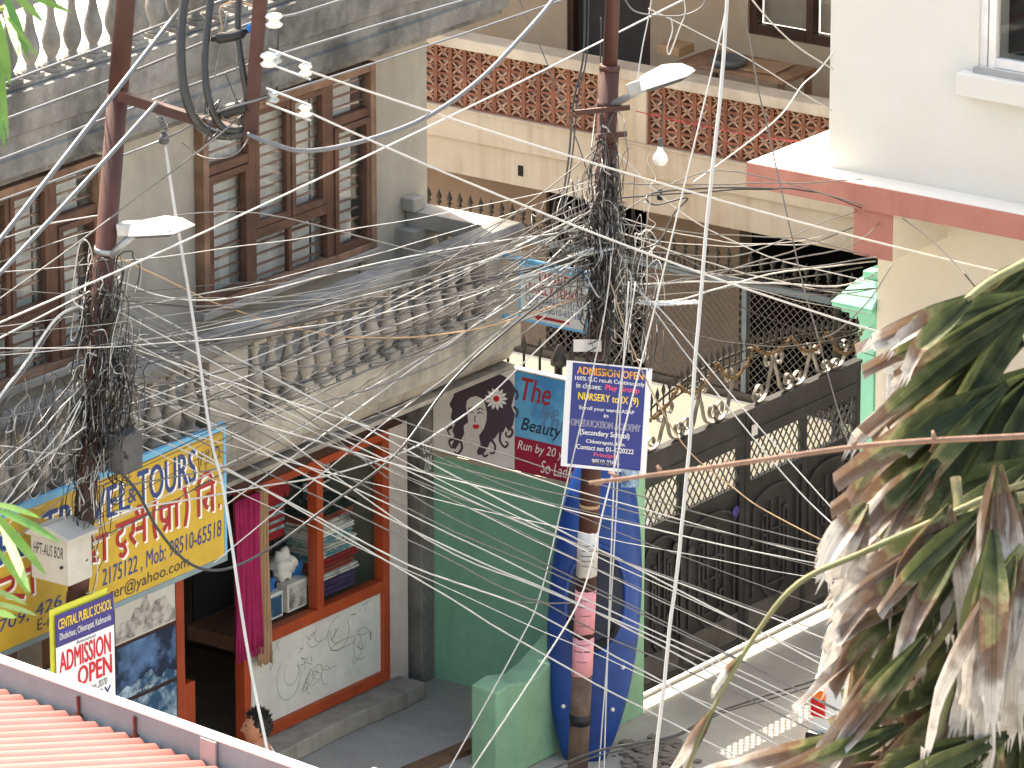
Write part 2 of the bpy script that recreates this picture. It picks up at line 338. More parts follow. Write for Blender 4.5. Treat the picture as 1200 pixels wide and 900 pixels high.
# flat frames for print: a,b in metres on the sheet, h proud of it
class Frame:
    def __init__(s, o, ax, ay):
        s.o = Vector(o); s.ax = Vector(ax); s.ay = Vector(ay)      # full width / full height vectors
        s.n = s.ax.cross(s.ay).normalized()
        if s.n.dot(FW) > 0: s.n = -s.n
        s.W = s.ax.length; s.H = s.ay.length
    def p(s, a, b, h=0.0): return s.o + s.ax * a + s.ay * b + s.n * h
    def sheet(s, name, m, parent, a0=0, b0=0, a1=1, b1=1, h0=-.012, h1=0.0, bevel=0):
        return MB().hexa([s.p(a0, b0, h0), s.p(a1, b0, h0), s.p(a1, b1, h0), s.p(a0, b1, h0), s.p(a0, b0, h1), s.p(a1, b0, h1), s.p(a1, b1, h1), s.p(a0, b1, h1)]).build(name, m, parent, bevel)
    def text(s, body, a0, b0, a1, b1, m, parent, h=.002, bold=0.0, shear=0.0, rise=0.0, name='lettering', space=1.0):
        c = bpy.data.curves.new('text', 'FONT'); c.body = body; c.shear = shear; c.space_character = space; c.resolution_u = 3
        t = bpy.data.objects.new('text', c); COL.objects.link(t)
        dg = bpy.context.evaluated_depsgraph_get(); me = bpy.data.meshes.new_from_object(t.evaluated_get(dg))
        bpy.data.objects.remove(t); bpy.data.curves.remove(c)
        xs = [v.co.x for v in me.vertices]; ys = [v.co.y for v in me.vertices]
        x0, x1, y0, y1 = min(xs), max(xs), min(ys), max(ys)
        for v in me.vertices:
            u = (v.co.x - x0) / (x1 - x0); q = (v.co.y - y0) / (y1 - y0)
            v.co = s.p(a0 + (a1 - a0) * u, b0 + (b1 - b0) * q + rise * u, h)
        if bold > 0:      # heavier stroke: the same print laid over itself a hair to the side
            n0 = len(me.vertices); V0 = [v.co.copy() for v in me.vertices]; F0 = [tuple(p.vertices) for p in me.polygons]; bpy.data.meshes.remove(me)
            e = (a1 - a0) / (x1 - x0) * bold * 1.1; g = (b1 - b0) / (y1 - y0) * bold * .5; VV = []; FF = []
            for i, (ka_, kb_) in enumerate(((-1, 0), (1, 0), (0, 1), (0, -1))):
                VV += [tuple(v + s.ax * (ka_ * e) + s.ay * (kb_ * g) + s.n * (.00015 * i)) for v in V0]; FF += [tuple(q + n0 * i for q in f) for f in F0]
            me = bpy.data.meshes.new('text'); me.from_pydata(VV, [], FF)
        me.materials.clear(); me.materials.append(M[m])
        o = bpy.data.objects.new(name, me); COL.objects.link(o); setp(o, parent); return o
    def strokes(s, lines, width, m, parent, h=.002, name='lettering', sm=4):
        mb = MB()
        for li, ln in enumerate(lines):
            pts = [s.p(a, b, h + li * .00012) for a, b in ln]
            if len(pts) > 2 and sm: pts = smoothline(pts, sm)
            n = len(pts); vs = []
            for i, p in enumerate(pts):
                d = (pts[min(i + 1, n - 1)] - pts[max(i - 1, 0)]).normalized(); x = s.n.cross(d).normalized() * width / 2
                vs += [p - x, p + x]
            mb.add(vs, [(2 * i, 2 * i + 1, 2 * i + 3, 2 * i + 2) for i in range(n - 1)])
        return mb.build(name, m, parent)
# ================================================================ ground
g = struct(MB().add([(-300, -300, 0), (300, -300, 0), (300, 300, 0), (-300, 300, 0)], [(0, 1, 2, 3)]).build('ground', 'ground'))
# raised concrete pavement in front of the shop, chipped edge
pv = MB(); edge = [(1.52, -9.0)]
y = -9.0
while y < -0.05:
    y += .25; edge.append((1.52 + RND.uniform(-.02, .02), min(y, .06)))
pv.prism([(e[0], e[1], .004) for e in edge] + [(0.02, .06, .004), (0.02, -9.0, .004)], (0, 0, .1))
struct(pv.build('pavement', 'pavement'))
st = MB(); ys = [-2.45 + i * .17 for i in range(12)]
st.prism([(.30 + RND.uniform(-.02, .02), y_, .105) for y_ in ys] + [(.3, -.45, .105), (.0, -.45, .105), (.0, -2.45, .105)], (0, 0, .15))
struct(st.build('shop_step', 'concrete', None, .015))
# pale courtyard slab behind the gate
struct(MB().box((-9, .26, .004), (1.6, 5.79, .03)).build('courtyard_paving', 'white_wall'))

# houses across the lane (beyond the frame): their sunlit fronts light the shaded side
def lane_house(x0, y0, x1, y1, h, label, m):
    r = thing('lane_house', label, 'building', ((x0 + x1) / 2, (y0 + y1) / 2, 0))
    MB().box((x0, y0, 0), (x1, y1, h)).build('wall', m, r); MB().box((x0 - .15, y0 - .15, h + .001), (x1 + .15, y1 + .15, h + .18)).build('roof_slab', 'concrete', r)
    n = int((y1 - y0) / 1.8)
    for i in range(n):
        y_ = y0 + (i + .5) * (y1 - y0) / n; MB().box((x0 - .02, y_ - .4, 1.0), (x0 - .001, y_ + .4, 2.1)).build('window', 'window_dark', r)
lane_house(6.3, .4, 11, 3.1, 7.0, 'tall pale house across the lane from the gate', 'cream_wall')
lane_house(6.0, -18, 10, -8.6, 3.1, 'single storey pale house across the lane from the shop', 'cream_wall')
tag(MB().box((6.3, -8.4, 0), (6.5, -3.2, 1.5)).build('lane_wall', 'cream_wall'), 'low cream wall across the lane from the shop', 'wall')
# ================================================================ left building: shop, balcony storey, roof terrace
LB = thing('shop_building', 'grey concrete building with balustraded balcony, wooden windows and a shop below', 'building', (0, -4.5, 0))
YL = -10.0
MB().box((-.22, YL, 3.2), (0, 0, 5.66)).build('upper_wall', 'plaster_wall', LB)
MB().box((-6, -.22, 0), (-.221, 0, 5.66)).build('end_wall', 'plaster_wall', LB)
MB().box((-6, YL, 3.06), (-.001, -.001, 3.199)).build('floor_slab', 'concrete', LB)
# roof slab with moulded, stained edge
sl = MB()
prof = [(.005, 5.661), (.13, 5.661), (.13, 5.70), (.2, 5.73), (.2, 5.86), (.17, 5.87), (.17, 6.02), (.2, 6.04), (.22, 6.36), (.1, 6.37), (.005, 6.37)]
sl.prism([(x, YL, z) for x, z in prof], (0, 10.86, 0))
sl.box((-.2, YL, 5.661), (.004, -.01, 6.369)); sl.box((-6, YL, 5.9), (-.201, -.01, 6.12))
roof = sl.build('roof_slab', 'concrete_stained', LB)
MB().box((-6, YL, 6.121), (-.201, -.01, 6.14)).build('terrace_floor', 'white_wall', LB)
MB().box((-.8, -3.05, 6.141), (-.55, 0, 6.92)).build('terrace_wall', 'concrete', LB)
# precast balusters
def baluster(h, r, seg=12):
    k = [(.62, 0), (.62, .07), (.95, .071), (.95, .1), (.55, .13), (.45, .18), (.62, .22), (.9, .30), (1.0, .38), (.9, .47), (.62, .58), (.42, .70), (.36, .78), (.5, .83), (.66, .86), (.5, .89), (.45, .92), (.7, .93), (.7, 1)]
    mb = MB(); mb.lathe([(a * r, b * h) for a, b in k], seg=seg)
    mb.box((-r, -r, -.001), (r, r, h * .075)); mb.box((-r * .9, -r * .9, h * .94), (r * .9, r * .9, h + .001)); return mb
bmesh_up = baluster(.62, .075).mesh('baluster'); bmesh_up.materials.append(M['concrete_stained'])
bal_up = MB().box((-.02, YL, 6.995), (.2, .86, 7.13)).build('terrace_handrail', 'concrete_stained', LB)
bal_plinth = MB().box((-.01, YL, 6.371), (.16, .86, 6.40)).build('terrace_plinth', 'concrete_stained', LB)
yy = -6.5
while yy < .8:
    b = place(bmesh_up, 'baluster', (.075, yy, 6.388), LB, RND.uniform(-.1, .1)); yy += .245
# balcony
XB = 1.0
prof = [(0, 3.04), (.80, 3.04), (.86, 3.07), (.90, 3.12), (.93, 3.2), (.985, 3.21), (.985, 3.52), (0, 3.52)]
MB().prism([(x, YL, z) for x, z in prof], (0, 10.0 - .055, 0)).build('balcony_slab', 'fascia', LB)
MB().box((.80, YL, 3.0), (.93, -.06, 3.038)).build('slab_drip', 'fascia', LB)
bmesh_lo = baluster(.585, .078).mesh('baluster'); bmesh_lo.materials.append(M['concrete'])
rail = MB()
rail.prism([(.80, YL, 4.115), (1.0, YL, 4.115), (1.03, YL, 4.15), (1.03, YL, 4.215), (1.0, YL, 4.245), (.80, YL, 4.245)], (0, 10.0 - .06, 0))
rail.build('handrail', 'concrete_stained', LB)
MB().box((.02, -.31, 4.115), (.799, -.06, 4.2445)).build('return_handrail', 'concrete', LB)
MB().box((.0, -.36, 4.246), (.13, -.2, 4.36)).build('rail_end_block', 'concrete', LB, .01)
MB().box((.0, -.44, 3.521), (.2, -.065, 4.114)).build('pier', 'concrete', LB)
MB().box((.80, -.55, 3.521), (.995, -.065, 4.114)).build('pier', 'concrete', LB)
yA = on(292, 440, X=1).y; yB = on(247, 470, X=1).y
MB().box((.80, yB, 3.521), (.99, yA, 4.114)).build('pier', 'concrete', LB)
yy = -.68
while yy > yA + .06:
    place(bmesh_lo, 'baluster', (.9, yy, 3.525), LB, RND.uniform(-.15, .15)); yy -= .212
yy = yB - .13
while yy > -7.6:
    place(bmesh_lo, 'baluster', (.9, yy, 3.525), LB, RND.uniform(-.15, .15)); yy -= .222
for xx in (.30, .46, .62): place(bmesh_lo, 'baluster', (xx, -.19, 3.525), LB)

# ---- windows of the upper storey
def window(y0, y1, z0, z1, parent):
    wn = MB(); x0, x1 = .0, .075; W = y1 - y0
    c1 = y0 + .285 * W; c2 = y0 + .735 * W; t = .07
    # outer frame
    wn.box((x0, y0, z0), (x1 + .02, y0 + t, z1)); wn.box((x0, y1 - t, z0), (x1 + .02, y1, z1))
    wn.box((x0, y0 + t, z1 - t), (x1 + .018, y1 - t, z1)); wn.box((x0, y0 + t, z0), (x1 + .018, y1 - t, z0 + t * .8))
    wo = wn.build('window', 'wood_weathered', parent, .006)
    mu = MB()
    mu.box((x0, c1 - .045, z0 + t * .8), (x1, c1 + .045, z1 - t)); mu.box((x0, c2 - .045, z0 + t * .8), (x1, c2 + .045, z1 - t))
    zl, zm, zr = z0 + .72 * (z1 - z0), z0 + .30 * (z1 - z0), z0 + .74 * (z1 - z0)
    mu.box((x0, y0 + t, zl - .035), (x1 - .003, c1 - .045, zl + .035)); mu.box((x0, c1 + .045, zm - .04), (x1 - .003, c2 - .045, zm + .04)); mu.box((x0, c2 + .045, zr - .035), (x1 - .003, y1 - t, zr + .035))
    mu.build('mullions', 'wood', wo, .004)
    def sash(a0, a1, b0, b1, f=.055, proud=.02):
        s_ = MB(); xa, xb = .02, .06 + proud
        s_.box((xa, a0, b0), (xb, a0 + f, b1)); s_.box((xa, a1 - f, b0), (xb, a1, b1)); s_.box((xa, a0 + f, b1 - f), (xb - .002, a1 - f, b1)); s_.box((xa, a0 + f, b0), (xb - .002, a1 - f, b0 + f * 1.1))
        s_.build('sash', 'wood', wo, .004)
        MB().box((.030, a0 + f, b0 + f), (.034, a1 - f, b1 - f)).build('pane', 'glass', wo)
        return a0 + f, a1 - f, b0 + f, b1 - f
    def fixed(a0, a1, b0, b1):
        MB().box((.030, a0, b0), (.034, a1, b1)).build('pane', 'glass', wo)
    e = .006
    sash(y0 + t + e, c1 - .045 - e, z0 + t * .8 + e, zl - .035 - e, .05, .03)
    fixed(y0 + t, c1 - .045, zl + .035, z1 - t)
    cm = (c1 + c2) / 2
    sash(c1 + .045 + e, cm - .004, zm + .04 + e, z1 - t - e, .05, .012); sash(cm + .004, c2 - .045 - e, zm + .04 + e, z1 - t - e, .05, .02)
    MB().box((x0 + .01, cm - .02, z0 + t * .8), (x1 - .02, cm + .02, zm - .04)).build('mullion', 'wood', wo)
    fixed(c1 + .045, cm - .02, z0 + t * .8, zm - .04); fixed(cm + .02, c2 - .045, z0 + t * .8, zm - .04)
    sash(c2 + .045 + e, y1 - t - e, z0 + t * .8 + e, zr - .035 - e, .05, .03)
    fixed(c2 + .045, y1 - t, zr + .035, z1 - t)
    # guard bars behind the glass
    k = int((z1 - z0) / .088)
    for i in range(1, k):
        z = z0 + i * .088
        MB().box((-.012, y0 + t, z), (.012, y1 - t, z + .013)).build('guard_bar', 'bar_rust', wo)
    # gathered curtains
    for ca_, cb_ in ((y0 + t, y0 + .275 * W), (y0 + .285 * W, y0 + .69 * W), (y0 + .70 * W, y1 - .07 * W)):
        cu = MB(); n = 26; vs = []
        for i in range(n + 1):
            yq = ca_ + (cb_ - ca_) * i / n; xq = -.065 + .022 * math.sin(i * 1.35) + .012 * math.sin(i * 3.1)
            vs += [(xq, yq, z0 + .02), (xq, yq, z1 - .03)]
        cu.add(vs, [(2 * i, 2 * i + 2, 2 * i + 3, 2 * i + 1) for i in range(n)], True)
        cu.build('curtain', 'curtain', wo)
    # reveal box so the opening has depth
    rv = MB(); rv.box((-1.2, y0, z0), (-1.15, y1, z1)); rv.box((-1.15, y0 - .02, z0 - .02), (-.23, y1 + .02, z0)); rv.box((-1.15, y0 - .02, z1), (-.23, y1 + .02, z1 + .02)); rv.box((-1.15, y0 - .04, z0), (-.23, y0 - .02, z1)); rv.box((-1.15, y1 + .02, z0), (-.23, y1 + .04, z1))
    rv.build('room_shell', 'interior', wo)
    si = MB().box((.0, y0 - .03, z0 - .07), (.11, y1 + .03, z0 - .003)); si.build('sill', 'concrete', wo, .008)
    return wo
# cut the wall for the windows: rebuild wall from pieces
for o in list(LB.children):
    if o.name.startswith('upper_wall'): bpy.data.objects.remove(o)
W2 = (-3.02, -.80); W1 = (-6.44, -4.22); WZ = (4.06, 5.61)
uw = MB()
uw.box((-.22, YL, 3.2), (0, W1[0], 5.66)); uw.box((-.22, W1[1], 3.2), (0, W2[0], 5.66)); uw.box((-.22, W2[1], 3.2), (0, 0, 5.66))
for a in (W1, W2): uw.box((-.22, a[0], 3.2), (0, a[1], WZ[0])); uw.box((-.22, a[0], WZ[1]), (0, a[1], 5.66))
uw.build('upper_wall', 'plaster_wall', LB)
window(*W2, *WZ, LB); window(*W1, *WZ, LB)

# ---- ground floor shopfront (plane X = 0)
ZF, ZM, ZT = .27, 1.11, 2.44
def fy(px, py): return on(px, py, X=0).y
y_right = -.60; y_mid = fy(370, 640); y_left = fy(283, 800); y_door = fy(206, 760); y_board = fy(128, 760)
MB().box((-.12, YL, 2.45), (.05, -.42, 2.78)).build('lintel_beam', 'wood_dark', LB)
MB().box((-.12, YL, 2.781), (.02, -.001, 3.039)).build('lintel_wall', 'concrete', LB)
sf = MB()
t = .085
for a, zl_ in ((y_right - t, ZF), (y_mid - t / 2, ZM + .05), (y_left - .02, ZF)): sf.box((-.05, a, zl_), (.05, a + t, ZT))
sf.box((-.045, y_left + .065, ZM - .05), (.047, y_right - t, ZM + .049)); sf.box((-.045, y_left + .065, ZF - .005), (.055, y_right - t, ZF + .09))
for a, b in ((y_left + .065, y_mid - t / 2), (y_mid + t / 2, y_right - t)):
    sf.box((-.045, a, ZT - .07), (.045, b, ZT))
sfo = sf.build('shopfront_frame', 'orange', LB, .006)
for a, b in ((y_left + .065, y_mid - t / 2), (y_mid + t / 2, y_right - t)):
    MB().box((-.01, a, ZM + .05), (-.004, b, ZT - .07)).build('pane', 'shop_glass', LB)
panel = MB().box((-.03, y_left + .065, ZF + .09), (.012, y_right - t, ZM - .05)).build('lower_panel', 'board_white', LB)
pf = Frame((.0125, y_left + .07, ZF + .1), (0, y_right - t - y_left - .08, 0), (0, 0, ZM - ZF - .16))
dr = random.Random(5); dood = []
def loop(cx, cy, rx, ry, a0=0, a1=6.6, n=9): return [(cx + rx * math.cos(a0 + (a1 - a0) * i / n), cy + ry * math.sin(a0 + (a1 - a0) * i / n)) for i in range(n + 1)]
for cx, cy, rx, ry in ((.30, .45, .09, .28), (.32, .5, .05, .16), (.68, .72, .10, .22), (.68, .74, .06, .14), (.72, .56, .11, .05), (.86, .45, .07, .2), (.86, .47, .03, .09), (.46, .22, .035, .1), (.52, .35, .04, .09), (.58, .26, .03, .12), (.62, .38, .07, .06), (.5, .78, .05, .09), (.55, .82, .06, .1), (.88, .62, .05, .06)):
    dood.append(loop(cx, cy, rx * dr.uniform(.8, 1.1), ry, dr.uniform(0, 3), dr.uniform(4.5, 7)))
for i in range(16):
    cx, cy = dr.uniform(.2, .95), dr.uniform(.15, .92); dood.append([(cx + dr.uniform(-.05, .05), cy + dr.uniform(-.12, .12)) for _ in range(4)])
pf.strokes(dood, .0032, 'wire_grey', panel, .002, 'doodle')
# white jamb wall, dark recess, corner pillar with scribble
MB().box((-.1, -.595, .0), (.03, -.33, 2.449)).build('jamb_wall', 'pink_wall', LB)
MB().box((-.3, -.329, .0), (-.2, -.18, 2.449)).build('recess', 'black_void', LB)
pl = MB().box((-.2, -.178, 0), (.06, .0, 2.78)).build('corner_pillar', 'concrete_stained', LB, .01)
qf = Frame((.0615, -.17, 1.8), (0, .16, 0), (0, 0, .5))
qf.text('UCH', .1, .62, .9, .85, 'paint_white', pl); qf.text('200', .1, .3, .85, .56, 'paint_white', pl, shear=.3)
# door posts, second bay towards the left
dp = MB()
dp.box((-.05, y_door - .05, .0), (.045, y_door + .06, ZT)); dp.box((-.045, y_door + .0601, .0), (.03, y_door + .20, 1.02))
dp.build('door_post', 'orange', LB, .006)
dp = MB(); yk = fy(55, 780)
for a in (y_board - .12, yk): dp.box((-.05, a, 0), (.04, a + .09, ZT))
dp.build('door_post', 'wood', LB, .006)
# shop room
rm = MB()
rm.box((-3.2, YL, 0), (-3.1, -.3, 3.05)); rm.box((-3.1, -.4, .02), (-.31, -.335, 2.9)); rm.box((-3.1, YL, 0), (-.13, -.6, .1)); rm.box((-3.1, y_board - .2, .1), (-.2, y_board - .12, 2.9))
rm.build('shop_room', 'interior', LB)
MB().box((-.1, YL, .0), (-.04, yk - .3, 2.449)).build('shutter_wall', 'wood_dark', LB)
sh = MB()
for z in (.45, .95, 1.5, 2.0): sh.box((-1.75, y_door + .1, z), (-1.3, y_left + .4, z + .04))
sh.box((-1.78, y_door + .05, .1), (-1.751, y_left + .5, 2.6))
sh.build('shelf_unit', 'interior_wood', LB)
for z, (r1, r2) in ((ZM + .055, (-.62, -.05)),):
    MB().box((r1, y_left + .1, ZM - .1), (r2, y_right - t, ZM + .02)).build('display_shelf', 'interior_wood', LB)
MB().box((-.66, y_mid - .0, ZM + .021), (-.63, y_right - t, ZT)).build('display_back', 'board_white', LB)
MB().tube([(.012, -.92, 5.6), (.012, -.93, 4.9), (.012, -.925, 4.0), (.012, -.93, 3.55)], .006, 5).build('conduit', 'wire_black', LB)
MB().tube([(.18, -2.2, 5.66), (.2, -2.21, 5.9), (.21, -2.2, 6.36)], .006, 5).build('conduit', 'wire_black', LB)
# ================================================================ shop goods
def cloth_hang(name, y0, y1, z0, z1, x, m, label, fringe=False, wave=.018, folds=9):
    r = thing(name, label, 'shawl', (x, (y0 + y1) / 2, z0))
    mb = MB(); n = 48; rows = 9; vs = []
    for j in range(rows + 1):
        f = j / rows
        for i in range(n + 1):
            u = i / n; sq = 1 - .10 * math.sin(f * math.pi)
            yq = (y0 + y1) / 2 + (u - .5) * (y1 - y0) * sq
            vs.append((x + wave * math.sin(u * folds * 6.28 + f * .8) + .01 * math.sin(u * 23 + f * 4), yq, z1 + (z0 - z1) * f + (.015 * math.sin(u * 17) if j == rows else 0)))
    mb.add(vs, [(j * (n + 1) + i, j * (n + 1) + i + 1, (j + 1) * (n + 1) + i + 1, (j + 1) * (n + 1) + i) for j in range(rows) for i in range(n)], True)
    o = mb.build('cloth', m, r); so_ = o.modifiers.new('t', 'SOLIDIFY'); so_.thickness = .006
    if fringe:
        fb = MB()
        for i in range(22):
            yq = y0 + (y1 - y0) * (i + .5) / 22; xx = x + RND.uniform(-.01, .02)
            fb.tube([(xx, yq, z0 + .02), (xx + .004, yq + RND.uniform(-.01, .01), z0 - .06)], [.004, .006], 4)
        fb.build('fringe', m, r)
    return r
ys0, ys1 = fy(272, 680), fy(303, 660)
z_top = 2.42
zb = on(288, 765, X=.12).z
cloth_hang('shawl', ys0 - .12, ys1 - .12, zb, z_top, .12, 'magenta_cloth', 'magenta fringed shawl hanging beside the shop doorway', True)
cloth_hang('shawl', fy(296, 680) - .06, fy(311, 660) - .06, on(302, 782, X=.09).z, z_top, .09, 'tan_cloth', 'tan shawl hanging to the right of the magenta one', False, .014, 4)
# folded fabrics in the right-hand shop window
fm = ['purple_cloth', 'print_cloth', 'rust_cloth', 'red_cloth', 'teal_cloth', 'print_cloth', 'teal_cloth', 'white_cloth', 'print_cloth', 'rust_cloth', 'black_cloth']
fl = ['dark purple folded fabric at the bottom of the shop window stack', 'white patterned folded fabric just above the dark purple one', 'rust coloured folded fabric low in the shop window stack', 'red folded fabric in the shop window stack', 'teal printed folded fabric lower in the window stack', 'pale printed folded fabric in the middle of the window stack', 'teal printed folded fabric higher in the window stack', 'plain white folded cloth slipping out of the window stack', 'black and white printed fabric near the top of the window stack', 'rust printed folded fabric near the top of the window stack', 'black folded fabric topping the shop window stack']
z = ZM + .055
fya, fyb = y_mid + .07, y_right - .28
for i, (m_, l_) in enumerate(zip(fm, fl)):
    h = [.13, .06, .05, .07, .06, .06, .07, .05, .08, .06, .06][i]
    a = fya + RND.uniform(0, .05); b_ = fyb + RND.uniform(-.04, .09); xf = -.07 - RND.uniform(0, .05)
    mb = MB(); n = 4
    for k in range(2 if h < .09 else 3):
        kk = 2 if h < .09 else 3
        z0_, z1_ = z + h * k / kk, z + h * (k + 1) / kk - .004
        pr = [(xf - .3, z0_), (xf - .02, z0_), (xf, (z0_ + z1_) / 2 - .006), (xf, (z0_ + z1_) / 2 + .006), (xf - .02, z1_), (xf - .3, z1_)]
        off = RND.uniform(-.015, .015)
        mb.prism([(q[0], a + off, q[1]) for q in pr], (0, b_ - a, 0))
    tag(mb.build('folded_fabric', m_, None, .004), l_, 'fabric', 'folded fabrics in the shop window'); z += h
# hanging garments, bag, boxes in the left-hand window
def garment(name, y0, y1, z0, z1, x, m, label, stripes=None):
    r = thing(name, label, 'garment', (x, (y0 + y1) / 2, z0)); w_ = y1 - y0; yc = (y0 + y1) / 2; h = z1 - z0
    poly = [(-.32, 0), (.32, 0), (.33, .62), (.42, .5), (.5, .58), (.36, .92), (.14, 1), (.0, .93), (-.14, 1), (-.36, .92), (-.5, .58), (-.42, .5), (-.33, .62)]
    o = MB().prism([(x, yc + a * w_, z0 + b * h) for a, b in poly], (.02, 0, 0)).build('body', m, r, .006)
    if stripes:
        for k in range(4):
            MB().box((x + .021, yc - .32 * w_, z0 + h * (.12 + .1 * k)), (x + .024, yc + .32 * w_, z0 + h * (.16 + .1 * k))).build('stripe', stripes, r)
    return r
garment('hanging_shirt', y_left + .50, y_left + 1.0, 1.75, 2.38, -.28, 'red_cloth', 'red striped shirt hanging in the left shop window', 'teal_cloth')
garment('hanging_shirt', y_left + .85, y_left + 1.4, 1.35, 2.33, -.42, 'black_cloth', 'black garment hanging at the back of the left shop window')
garment('hanging_shirt', y_right - .75, y_right - .2, 1.95, 2.42, -.36, 'black_cloth', 'black garment hanging at the top of the right shop window', 'print_cloth')
MB().box((-.66, y_left + .2, ZM + .021), (-.64, y_mid - .01, ZT)).build('display_back', 'black_cloth', LB)
garment('hanging_cloth', y_left + .25, y_left + .45, 1.5, 2.4, -.16, 'photo_ice', 'narrow pale cloth hanging at the edge of the left shop window')
def lump(name, c, rx, ry, rz, m, label, cat, seed=1):
    rr = random.Random(seed); bm = bmesh.new(); bmesh.ops.create_icosphere(bm, subdivisions=3, radius=1)
    ph = [rr.uniform(0, 6) for _ in range(6)]
    for v in bm.verts:
        n = v.co.normalized(); k = 1 + .22 * math.sin(4 * n.x + ph[0]) * math.sin(5 * n.z + ph[1]) + .17 * math.sin(9 * n.y + ph[2] + 4 * n.z) + .11 * math.sin(15 * n.z + ph[3] + 6 * n.x)
        v.co = Vector((c[0] + n.x * rx * k, c[1] + n.y * ry * k, c[2] + n.z * rz * k))
    me = bpy.data.meshes.new(name); bm.to_mesh(me); bm.free(); me.materials.append(M[m])
    for p in me.polygons: p.use_smooth = True
    o = bpy.data.objects.new(name, me); COL.objects.link(o); return tag(o, label, cat)
zc = ZM + .06
lump('cloth_bag', (-.2, y_left + .80, zc + .36), .09, .12, .13, 'white_cloth', 'crumpled white cloth bag in the left shop window', 'bag', 3)
lump('cloth_bundle', (-.26, y_left + .98, zc + .2), .1, .14, .17, 'blue_cloth', 'blue bundle behind the crumpled white bag', 'bundle', 4)
lump('cloth_bundle', (-.2, y_left + .58, zc + .24), .07, .09, .1, 'blue_cloth', 'small blue bundle left of the crumpled white bag', 'bundle', 6)
for a, b_, h, m_, l_ in ((.72, .98, .24, 'print_cloth', 'picture printed box standing before the blue bundle'), (.46, .66, .22, 'white_cloth', 'small pale box at the left end of the shop window')):
    r = thing('printed_box', l_, 'box', (-.12, y_left + (a + b_) / 2, zc))
    MB().box((-.2, y_left + a, zc), (-.085, y_left + b_, zc + h)).build('carton', 'paper_white', r, .004)
    MB().box((-.0845, y_left + a + .02, zc + .02), (-.082, y_left + b_ - .02, zc + h - .03)).build('printed_face', 'print_cloth' if m_ == 'print_cloth' else 'photo_ice', r)
# goods seen dimly through the doorway
lump('cloth_bundle', (-.62, fy(242, 715) + .25, 1.62), .06, .06, .16, 'blue_cloth', 'blue cloth hanging inside the dark shop doorway', 'cloth', 8)
lump('folded_cloth', (-.9, fy(225, 740) + .2, 1.2), .12, .14, .05, 'purple_cloth', 'violet cloth lying on a shelf inside the shop doorway', 'cloth', 9)
lump('folded_cloth', (-1.4, fy(240, 740) + .6, 1.06), .14, .25, .08, 'teal_cloth', 'teal cloth heap on the shelf inside the shop', 'cloth', 10)
lump('folded_cloth', (-1.4, fy(240, 740) + .5, .58), .14, .3, .09, 'rust_cloth', 'rust coloured cloth heap on the lowest shelf inside the shop', 'cloth', 12)
lump('folded_cloth', (-1.4, fy(240, 740) + .7, 1.62), .14, .22, .08, 'red_cloth', 'dark red cloth heap on the upper shelf inside the shop', 'cloth', 13)
# mountain picture board left of the door
pb = thing('poster_board', 'board of four mountain photographs beside the shop doorway', 'poster', (.02, (y_board + y_door) / 2, .2))
ya, yb = y_board - .02, y_door - .06
MB().box((.045, ya, .12), (.06, yb, 2.4)).build('backing', 'wood_dark', pb)
for k, (z0_, z1_, m_) in enumerate(((1.62, 2.38, 'photo_snow' if 0 else 'board_white'), (1.14, 1.59, 'photo_blue'), (.62, 1.11, 'photo_ice'), (.14, .59, 'photo_blue'))):
    MB().box((.0605, ya + .02, z0_), (.066, yb - .02, z1_)).build('photograph', m_, pb)
    f = Frame((.0665, ya + .02, z0_), (0, yb - ya - .04, 0), (0, 0, z1_ - z0_))
    rr = random.Random(k); ridge = [(i / 12, .14 + (.3 if k else .42) * rr.random() * math.sin(i / 12 * 3.14)) for i in range(13)]
    MB().prism([f.p(0, .02, .001)] + [f.p(a, b, .001) for a, b in ridge] + [f.p(1, .02, .001)], f.n * .001).build('mountain', ['photo_blue', 'photo_ice', 'photo_snow', 'photo_snow'][k] if k else 'print_cloth', pb)
    f.text('the range', .3, .03, .62, .10, 'paint_white', pb, .004, shear=.2) if k == 1 else None
# little painted plaques by the left post
for z0_, tx in ((1.50, 'JUN'), (1.24, 'SIG'), (.98, 'TR')):
    yq = fy(46, 770)
    r = thing('wall_plaque', {'JUN': 'small white plaque lettered JUN, half behind the school banner', 'SIG': 'small white plaque lettered SIG, half behind the school banner', 'TR': 'lowest small white plaque half behind the school banner'}[tx], 'plaque', (.05, yq + .12, z0_))
    f = Frame((.06, yq, z0_), (0, .42, 0), (0, 0, .17)); f.sheet('board', 'board_white', r); f.text(tx, .12, .2, .62, .8, 'text_black', r, bold=.01)
# short plank lying on the pavement, rubble by the kayak
a_, b_ = on(478, 905, Z=.13), on(566, 868, Z=.13)
tag(MB().bar(a_, b_ + (b_ - a_) * .15, .16, .05).build('wooden_plank', 'plank', None, .006), 'short wooden plank lying on the pavement beside the low green wall', 'plank')
rb = MB(); rr = random.Random(4)
for i in range(150):
    c = on(rr.uniform(735, 800), rr.uniform(870, 905), Z=0) + Vector((rr.uniform(-.1, .1), rr.uniform(-.1, .1), 0)); s_ = rr.uniform(.015, .06)
    vs = [c + Vector((rr.uniform(.6, 1) * s_ * sx, rr.uniform(.6, 1) * s_ * sy, s_ * (rr.uniform(.4, .8) if sz else -.1))) for sz in (0, 1) for sx, sy in ((-1, -1), (1, -1), (1, 1), (-1, 1))]
    rb.hexa(vs)
tag(stuff(rb.build('rubble', 'rubble')), 'loose rubble and stones on the ground beside the kayak', 'rubble')

